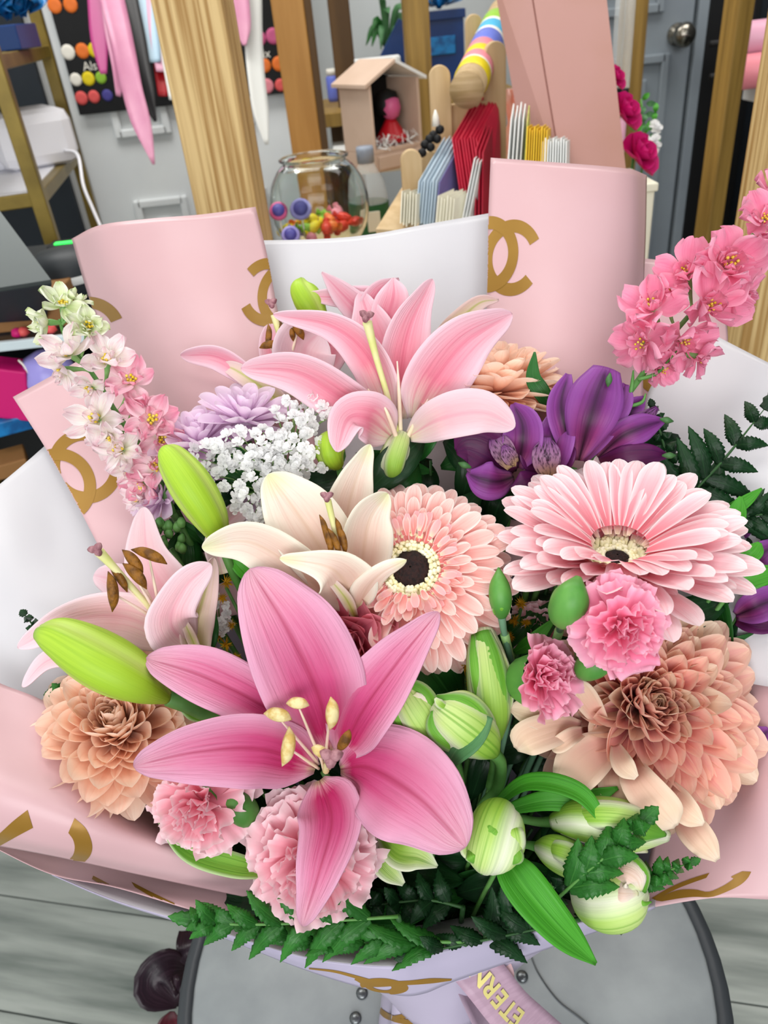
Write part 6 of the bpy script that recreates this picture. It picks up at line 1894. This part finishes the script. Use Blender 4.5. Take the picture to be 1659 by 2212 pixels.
cards('yellow card in the row before the dusty pink board', 'yellow cards', 'yellow_card', [(1176, 380, .88), (1186, 370, .93), (1188, 276, .94), (1180, 282, .89)], 9, -RT * .0028)
cards('small white card in the row right of the yellow cards', 'white cards right of the yellow ones', 'white_card', [(1220, 380, .88), (1228, 370, .92), (1229, 302, .93), (1222, 306, .89)], 10, -RT * .0030)
# holder carrying the small cards
box('card_holder', 'wood_craft', on(1185, 345, .95, (TZ + .84) / 2), (.16, .10, .84 - TZ), None, label='low wooden holder under the yellow and white cards', cat='holder')

# ------------------------------------------------------------------ dusty pink folded board
bt_ = T('folded_board', 'tall dusty pink folded board rising behind the right pink sheet', 'board', on(1200, 400, .97))
V = [P(1138, -80, 1.00), P(1300, -80, 1.00), P(1352, 385, .93), P(1215, 385, .93)]
mk('panel', V, [(0, 1, 2, 3)], 'dusty_pink', bt_, solid=.003, smooth=False)
V = [P(1062, -80, 1.04), P(1138, -80, 1.00), P(1215, 385, .93), P(1150, 420, .97)]
mk('side_flap', V, [(0, 1, 2, 3)], 'dusty_pink', bt_, solid=.003, smooth=False)
V = [P(1215, 386, .93), P(1352, 386, .93), P(1352, 386, .93) * [1, 1, 0] + [0, 0, TZ], P(1215, 386, .93) * [1, 1, 0] + [0, 0, TZ]]
mk('lower_panel', V, [(0, 1, 2, 3)], 'dusty_pink', bt_, solid=.003, smooth=False)
# coral bag behind it
cg = on(1112, 240, 1.28)
t = T('coral_bag', 'glossy coral bag glimpsed left of the dusty pink board', 'bag', cg)
lathe('bag', 'coral_gloss', [(.03, 0), (.035, .05), (.03, .15), (.012, .21), (.018, .26)], cg, t, ns=12)
# lip gloss tubes in a clear stand
for k, (x, y, lb) in enumerate([(1328, 60, 'left'), (1348, 40, 'right')]):
    c = on(x, 200, 1.22)
    t = T('gloss_tube', '%s clear cosmetic tube with pink filling beside the dusty pink board' % lb, 'tube', c, 'cosmetic tubes')
    zt_ = P(x, 190, 1.22)[2]
    lathe('tube', 'pink_satin_pale', [(.007, 0), (.007, zt_ - TZ - .02)], c, t, ns=14)
    lathe('band', 'black', [(.0072, zt_ - TZ - .02), (.0072, zt_ - TZ)], c, t, ns=14)
    lathe('cap', 'plastic_clear', [(.008, zt_ - TZ), (.008, zt_ - TZ + .16)], c, t, ns=14)
# magenta artificial roses and green sprig
msh = [strap_mesh('magenta_petal', [.22, .42, .56, .6, .5, .3], curve=cv, cup=.7, nu=9, nv=9) for cv in (.9, .5, .1)]
for x, y, r, lb in [(1338, 248, .027, 'upper magenta artificial rose beside the dusty pink board'), (1368, 340, .031, 'lower magenta artificial rose above the right pink sheet'), (1322, 172, .016, 'small magenta artificial bud at the edge of the dusty pink board')]:
    m4 = frame_from_axis(P(x, y, 1.04), CA(.5, -.2, .8))
    t = T('artificial_rose', lb, 'flower', mat=m4, group='magenta artificial roses')
    for i in range(14):
        f = i / 13
        inst('petal', msh[min(2, int(f * 3))], t, dirM(i * 2.39996, math.radians(8 + 74 * f), .003, r * (.55 + .5 * f), 1.0))
    q = P(x, y, 1.05)
    tube(t, 'stem', 'stem_green', [q, np.array([q[0], q[1] + .02, TZ])], [.002, .002], ns=6, nu=4)
sp_ = on(1385, 330, 1.12)
t = T('green_sprig', 'green leafy sprig with white blossoms right of the magenta roses', 'plant', sp_)
tube(t, 'stem', 'stem_green', [sp_, P(1390, 320, 1.12), P(1385, 215, 1.14)], [.0015] * 3, ns=6, nu=8)
for k in range(34):
    x, y = 1388 + rgc.uniform(-26, 28), 275 + rgc.uniform(-62, 62)
    a = rgc.uniform(0, 6.28)
    petal(t, 'leaf', 'leaf_grey' if k % 2 else 'leaf_bright', [(x, y, 1.12), (x + 9 * math.cos(a), y + 9 * math.sin(a), 1.115), (x + 20 * math.cos(a), y + 20 * math.sin(a), 1.12)], [3, 11, 11, 2], nu=6, nv=3, thick=0)
mef = floret_ball('breath_white')
for k in range(9):
    inst('blossom', mef, t, WM[t].inverted() @ frame_from_axis(P(1408 + rgc.uniform(-14, 16), 305 + rgc.uniform(-36, 36), 1.10), -FW) @ Matrix.Scale(.0075, 4))
# pale box right of the pink sheet
cbx = P(1392, 470, .98)
t = T('pale_box', 'pale cream box corner right of the tall pink sheet', 'box', (cbx[0], cbx[1], 0))
zb2 = P(1400, 395, .98)[2]
box('box', 'cream_card', (cbx[0] - .047, cbx[1] + .03, zb2 / 2), (.10, .10, zb2), t)
box('lid', 'cream_card', (cbx[0] - .047, cbx[1] + .03, zb2 + .004), (.106, .106, .01), t)

# ------------------------------------------------------------------ right counter
cw = P(1650, 215, 1.55)
ct = T('counter', 'white topped counter with a dark side at the right edge', 'counter', (cw[0] + .3, cw[1] + .1, 0))
box('worktop', 'white_card', (cw[0] + .36, cw[1] + .06, cw[2]), (.66, .20, .035), ct)
box('cabinet', 'wall_dark', (cw[0] + .38, cw[1] + .07, (cw[2] - .02) / 2), (.62, .16, cw[2] - .02), ct)
for y, lb, m_ in ((75, 'upper', 'pink_satin_pale'), (145, 'lower', 'c_pink')):
    c = P(1690, y, 1.62)
    t = T('wrapping_roll', '%s pink paper roll on a black rack at the right edge' % lb, 'roll', c, 'pink rolls at the right edge')
    lathe('paper_roll', m_, [(.033, -.12), (.033, .12)], c, t, ns=24, axis=(1, .2, 0))
    lathe('spindle', 'black', [(.006, -.17), (.006, .17)], c, t, ns=10, axis=(1, .2, 0))
rc_ = P(1640, 110, 1.66)
t = T('roll_rack', 'black upright rack holding the pink rolls', 'rack', (rc_[0], rc_[1], cw[2] + .018))
box('upright', 'black', (rc_[0] - .015, rc_[1] + .04, (cw[2] + 1.75) / 2 + .01), (.02, .02, 1.75 - cw[2]), t)
box('upright', 'black', (rc_[0] + .24, rc_[1] + .09, (cw[2] + 1.75) / 2 + .01), (.02, .02, 1.75 - cw[2]), t)

# ------------------------------------------------------------------ gold shelving on the left
sa, sb = P(52, 330, 1.36), P(137, 240, 1.80)
sc2 = sa + (sb - sa) * 0 + np.array([-.55, -.12, 0])
gs = T('gold_shelf', 'gold metal shelf unit at the left holding a white machine', 'shelf', (sa[0], sa[1], 0))
dv = unit((sb - sa) * [1, 1, 0])
rzs = math.atan2(dv[1], dv[0])
for q in (sa, sb, sc2, sc2 + (sb - sa)):
    box('upright', 'shelf_gold', (q[0], q[1], 1.0), (.026, .026, 2.0), gs, rz=rzs)
Ls = np.linalg.norm((sb - sa)[:2])
z_hi, z_lo = P(30, 125, 1.5)[2], P(118, 385, 1.58)[2]
z_bt = z_lo - .42
for zz in (z_hi, z_lo, z_bt):
    m_ = (sa + sb) / 2
    box('rail', 'shelf_gold', (m_[0], m_[1], zz), (Ls, .02, .024), gs, rz=rzs)
    ctr = (sa + sb) / 2 * .5 + (sc2 + sc2 + sb - sa) / 2 * .5
    box('shelf_board', 'plastic_white' if zz != z_hi else 'shelf_gold', (ctr[0] - .0, ctr[1], zz + .006), (Ls - .03, .54, .014), gs, rz=rzs)
    q = (sa + sc2) / 2
    box('rail', 'shelf_gold', (q[0], q[1], zz), (.56, .02, .024), gs, rz=math.atan2((sc2 - sa)[1], (sc2 - sa)[0]))
mc = P(70, 315, 1.66)
t = T('white_machine', 'white rounded desktop machine with a slot on the gold shelf', 'appliance', (mc[0], mc[1], z_lo + .013))
zt_ = P(80, 228, 1.66)[2]
hh = zt_ - z_lo - .013
box('body', 'plastic_white', (mc[0], mc[1], z_lo + .013 + hh / 2), (.16, .17, hh), t, rz=rzs * .3, bevel=.025)
box('body_base', 'plastic_white', (mc[0] - .15, mc[1] - .02, z_lo + .013 + hh * .22), (.20, .15, hh * .44), t, rz=rzs * .3, bevel=.012)
lathe('knob', 'dark_grey', [(.016, 0), (.016, .004), (.006, .005)], (mc[0] - .03, mc[1] + .0, zt_ - .002), t, ns=16)
tube(t, 'cable', 'plastic_white', [P(140, 325, 1.62), P(168, 335, 1.6), P(180, 400, 1.58), P(200, 450, 1.58), P(222, 500, 1.58)], [.0035] * 5, ns=8, nu=24)
dkx = PY(95, 200, 2.38)[0]
box('dark_panel', 'wall_dark', (dkx - .40, 2.38, .9), (.80, .02, 1.8), gs, bevel=0)
# blue bows on the upper shelf
for k, (x, y, lb) in enumerate([(20, 20, 'left'), (52, 14, 'right')]):
    c = P(x, y + 22, 1.50)
    t = T('blue_bow', '%s glossy blue ribbon bow on the top of the gold shelf' % lb, 'bow', (c[0], c[1], z_hi + .013), 'blue bows')
    c = np.array([c[0], c[1], max(c[2], z_hi + .03)])
    for a in range(9):
        q = a * .7
        e = c + np.array([math.cos(q) * .04, math.sin(q) * .03, .018 + .014 * (a % 3)])
        petal3(t, 'bow_loop', 'blue_bow', [c, (c + e) / 2 + np.array([0, 0, .026]), e, c + (e - c) * .3], [.006, .014, .013, .005], nu=12, nv=5, normal=(0, -.6, 1), cup=.1)
c = P(15, 75, 1.46)
box('blue_box', 'navy', (c[0] - .01, c[1], z_hi + .013 + .02), (.10, .12, .04), None, label='flat navy box under the blue bows on the gold shelf', cat='box')
c = P(60, 470, 1.62)
box('brown_carton', 'kraft', (c[0] + .02, c[1], z_bt + .013 + .11), (.20, .22, .22), None, rz=rzs * .3, label='brown carton in the shade on the low gold shelf', cat='box')

# hanging ribbons before the chart
def hang(label, mt, pts, wid, **k):
    t = T('hanging_ribbon', label, 'ribbon', P(*pts[0]), 'ribbons hanging from the rack')
    petal(t, 'ribbon', mt, pts, wid, nu=24, nv=5, cup=k.pop('cup', .12), thick=.0006, **k)
    return t


hang('long pink satin ribbon hanging lowest before the white door', 'pink_satin', [(228, -60, 1.72), (262, 80, 1.70), (290, 210, 1.70), (332, 355, 1.69)], [50, 50, 46, 44, 40, 6], roll=[0, 12, -10, 20])
hang('shorter pink ribbon end beside the long pink ribbon', 'pink_satin', [(232, -60, 1.715), (245, 60, 1.715), (256, 140, 1.71), (256, 208, 1.71)], [40, 40, 36, 26, 10], roll=10)
hang('magenta ribbon end left of the long pink ribbon', 'magenta_satin', [(205, -60, 1.74), (212, 60, 1.74), (224, 160, 1.74)], [36, 36, 34, 14], roll=-10)
hang('red ribbon behind the magenta ribbon', 'red_satin', [(212, -60, 1.76), (215, 20, 1.76), (218, 75, 1.76)], [40, 40, 38, 30])
hang('black satin ribbon hanging right of the long pink ribbon', 'black_satin', [(262, -60, 1.73), (285, 60, 1.73), (305, 170, 1.73), (336, 262, 1.73)], [48, 50, 52, 44, 6], roll=-8)
hang('pale blue satin ribbon right of the black ribbon', 'blue_satin', [(302, -60, 1.75), (315, 40, 1.75), (332, 135, 1.75)], [50, 50, 46, 30])
hang('rose ribbon end under the pale blue ribbon', 'pink_satin_pale', [(330, -60, 1.755), (338, 60, 1.755), (348, 155, 1.755)], [34, 34, 30, 20])
hang('dark red ribbon end beside the timber post', 'red_satin', [(335, -60, 1.77), (343, 90, 1.77), (352, 208, 1.77)], [34, 34, 30, 20])
hang('white ribbon left of the thick timber post', 'white_satin', [(345, -60, 1.74), (358, 90, 1.74), (374, 216, 1.74)], [26, 26, 24, 16])
hang('pink ribbon end right of the thick timber post', 'pink_satin', [(512, -60, 1.72), (522, 40, 1.72), (528, 98, 1.72)], [40, 40, 34, 8])
hang('off white ribbon right of the thick timber post', 'white_satin', [(545, -60, 1.76), (548, 100, 1.75), (560, 220, 1.75), (576, 312, 1.75)], [40, 40, 38, 34, 8], roll=15)
c = P(330, -75, 1.74)
t = T('ribbon_rail', 'thin metal rail above the hanging ribbons', 'rail', (c[0], c[1], c[2]))
lathe('rod', 'shelf_gold', [(.006, -.28), (.006, .32)], (c[0], c[1], P(330, -70, 1.74)[2]), t, ns=10, axis=(1, 0, 0))

# ------------------------------------------------------------------ left desk
ds = P(90, 560, 1.02)
dz = ds[2] - .05
dk = T('side_desk', 'dark desk at the left carrying a laptop', 'desk', (ds[0] - .1, ds[1] + .1, 0))
box('desktop', 'dark_grey', (ds[0] - .10, ds[1] + .12, dz - .015), (.62, .40, .03), dk)
for x in (-.36, .16):
    for y in (-.04, .28):
        box('leg', 'dark_grey', (ds[0] + x, ds[1] + y, (dz - .03) / 2), (.04, .04, dz - .03), dk)
V = [P(-60, 390, .90), P(0, 470, .90), P(111, 612, .86), P(0, 628, .83), P(-80, 640, .82)]
lp = T('laptop', 'grey open laptop lid at the left edge', 'laptop', P(40, 625, .88))
V = [P(-120, 300, .93), P(112, 612, .875), P(-40, 636, .845), P(-260, 420, .88)]
mk('screen', V, [(0, 1, 2, 3)], 'laptop_grey', lp, solid=.006, smooth=False)
V = [P(112, 614, .875), P(-40, 638, .845), P(-40, 700, .90), P(100, 690, .94)]
mk('keyboard', V, [(0, 1, 2, 3)], 'dark_grey', lp, solid=.008, smooth=False)
c = PZ(148, 527, dz + .02)
t = T('charger', 'black charger with a green light on the dark desk', 'charger', (c[0], c[1], dz))
box('body', 'black', (c[0], c[1], dz + .012), (.06, .04, .024), t, bevel=.004)
box('indicator', 'led_green', (c[0], c[1] - .014, dz + .0255), (.032, .012, .003), t, bevel=.001)
c = PZ(150, 600, dz + .03)
t = T('dark_speaker', 'dark round speaker on the desk behind the left pink sheet', 'speaker', (c[0], c[1], dz))
lathe('body', 'dark_grey', [(.035, dz), (.045, dz + .02), (.045, dz + .05), (.03, dz + .065), (.002, dz + .067)], (c[0], c[1], 0), t, ns=22)
lathe('ring', 'white_card', [(.0455, dz + .03), (.047, dz + .035), (.0455, dz + .04)], (c[0], c[1], 0), t, ns=22, caps=False)
# lower glass shelf with boxes and bags
gz = P(80, 742, .92)[2]
gsf = T('glass_shelf', 'glass topped low cabinet with a pale blue edge at the left', 'shelf', (-.55, .95, 0))
ge = P(80, 742, .92)
box('glass_edge', 'glass_rim', (ge[0] - .08, ge[1] + .004, gz), (.42, .008, .012), gsf, rz=0)
box('glass_top', 'glass', (ge[0] - .08, ge[1] + .16, gz), (.42, .30, .008), gsf)
box('back_panel', 'black', (ge[0] - .08, ge[1] + .31, gz / 2), (.42, .012, gz - .02), gsf)
box('bottom', 'black', (ge[0] - .08, ge[1] + .15, .14), (.42, .30, .02), gsf)
for x in (-.28, .12):
    for y in (.01, .29):
        box('leg', 'shelf_gold', (ge[0] + x, ge[1] + y, gz / 2), (.016, .016, gz - .01), gsf)
c = P(70, 705, .99)
box('kraft_tray', 'kraft', (c[0], c[1], gz + .028), (.13, .09, .045), None, label='open kraft tray on the glass shelf at the left', cat='box')
for k, (x, y) in enumerate([(38, 722), (50, 716), (110, 712)]):
    c = P(x, y, .93)
    t = T('pink_gem', 'shiny pink gem on the glass shelf, %s' % ['leftmost', 'second from the left', 'before the kraft tray'][k], 'ornament', (c[0], c[1], gz + .004), 'pink gems on the glass shelf')
    lathe('gem', 'c_coral' if k else 'magenta', [(.002, 0), (.008, .004), (.006, .010), (.001, .012)], (c[0], c[1], gz + .004), t, ns=6)
zsh = P(40, 900, .98)[2]
box('inner_shelf', 'dark_grey', (ge[0] - .08, ge[1] + .15, zsh - .01), (.40, .28, .015), None, label='dark inner shelf in the low glass cabinet', cat='shelf')
c = P(20, 820, .97)
t = T('magenta_bag', 'crimson gift bag under the glass shelf at the left edge', 'gift bag', (c[0], c[1], zsh))
zb3 = P(20, 770, .97)[2]
box('bag', 'magenta', (c[0] - .01, c[1], (zsh + zb3) / 2), (.07, .04, zb3 - zsh), t, ry=.25)
tube(t, 'handle', 'c_white', [P(40, 778, .95), P(52, 790, .95), P(66, 812, .95)], [.0015] * 3, ns=6, nu=8)
c = P(102, 790, .97)
t = T('lilac_pouch', 'lilac satin pouch under the glass shelf', 'pouch', (c[0], c[1], zsh))
lathe('pouch', 'lilac_balloon', [(.012, 0), (.03, .012), (.034, .04), (.026, (c[2] - zsh) + .012), (.008, (c[2] - zsh) + .02)], (c[0], c[1], zsh), t, ns=18)
c = P(30, 960, .98)
for k, (x, y, m_, lb) in enumerate([(15, 1000, 'kraft', 'brown bundle deep in the low cabinet'), (30, 905, 'blue_bow', 'small blue item at the left edge above the brown bundle')]):
    c = P(x, y, 1.0)
    box('stored_box', m_, (c[0], c[1], c[2]), (.05, .05, .02), None, label=lb, cat='box', rz=.4)

# dark glossy leaves beside the stool
t = T('dark_plant', 'dark burgundy plant with glossy leaves left of the stool', 'plant', PZ(380, 2200, 0))
for pts, wid, m_ in [([(402, 2010, .80), (405, 2050, .78), (412, 2090, .78)], [30, 44, 40, 8], 'b'), ([(405, 2092, .78), (365, 2100, .76), (340, 2130, .755), (385, 2170, .76)], [10, 80, 100, 86, 16], 'b'), ([(375, 2250, .78), (368, 2215, .77), (372, 2185, .77)], [30, 60, 50, 10], 'r'), ([(420, 2100, .80), (400, 2140, .79), (390, 2175, .79)], [20, 60, 60, 14], 'b')]:
    petal(t, 'leaf', 'burgundy_leaf' if m_ == 'b' else 'crimson_leaf', pts, wid, nu=18, nv=9, cup=.25, thick=.0006)
tube(t, 'stem', 'stem_dark', [PZ(380, 2230, 0), P(395, 2200, .9), P(405, 2095, .785)], [.003, .003, .002], ns=6, nu=8)
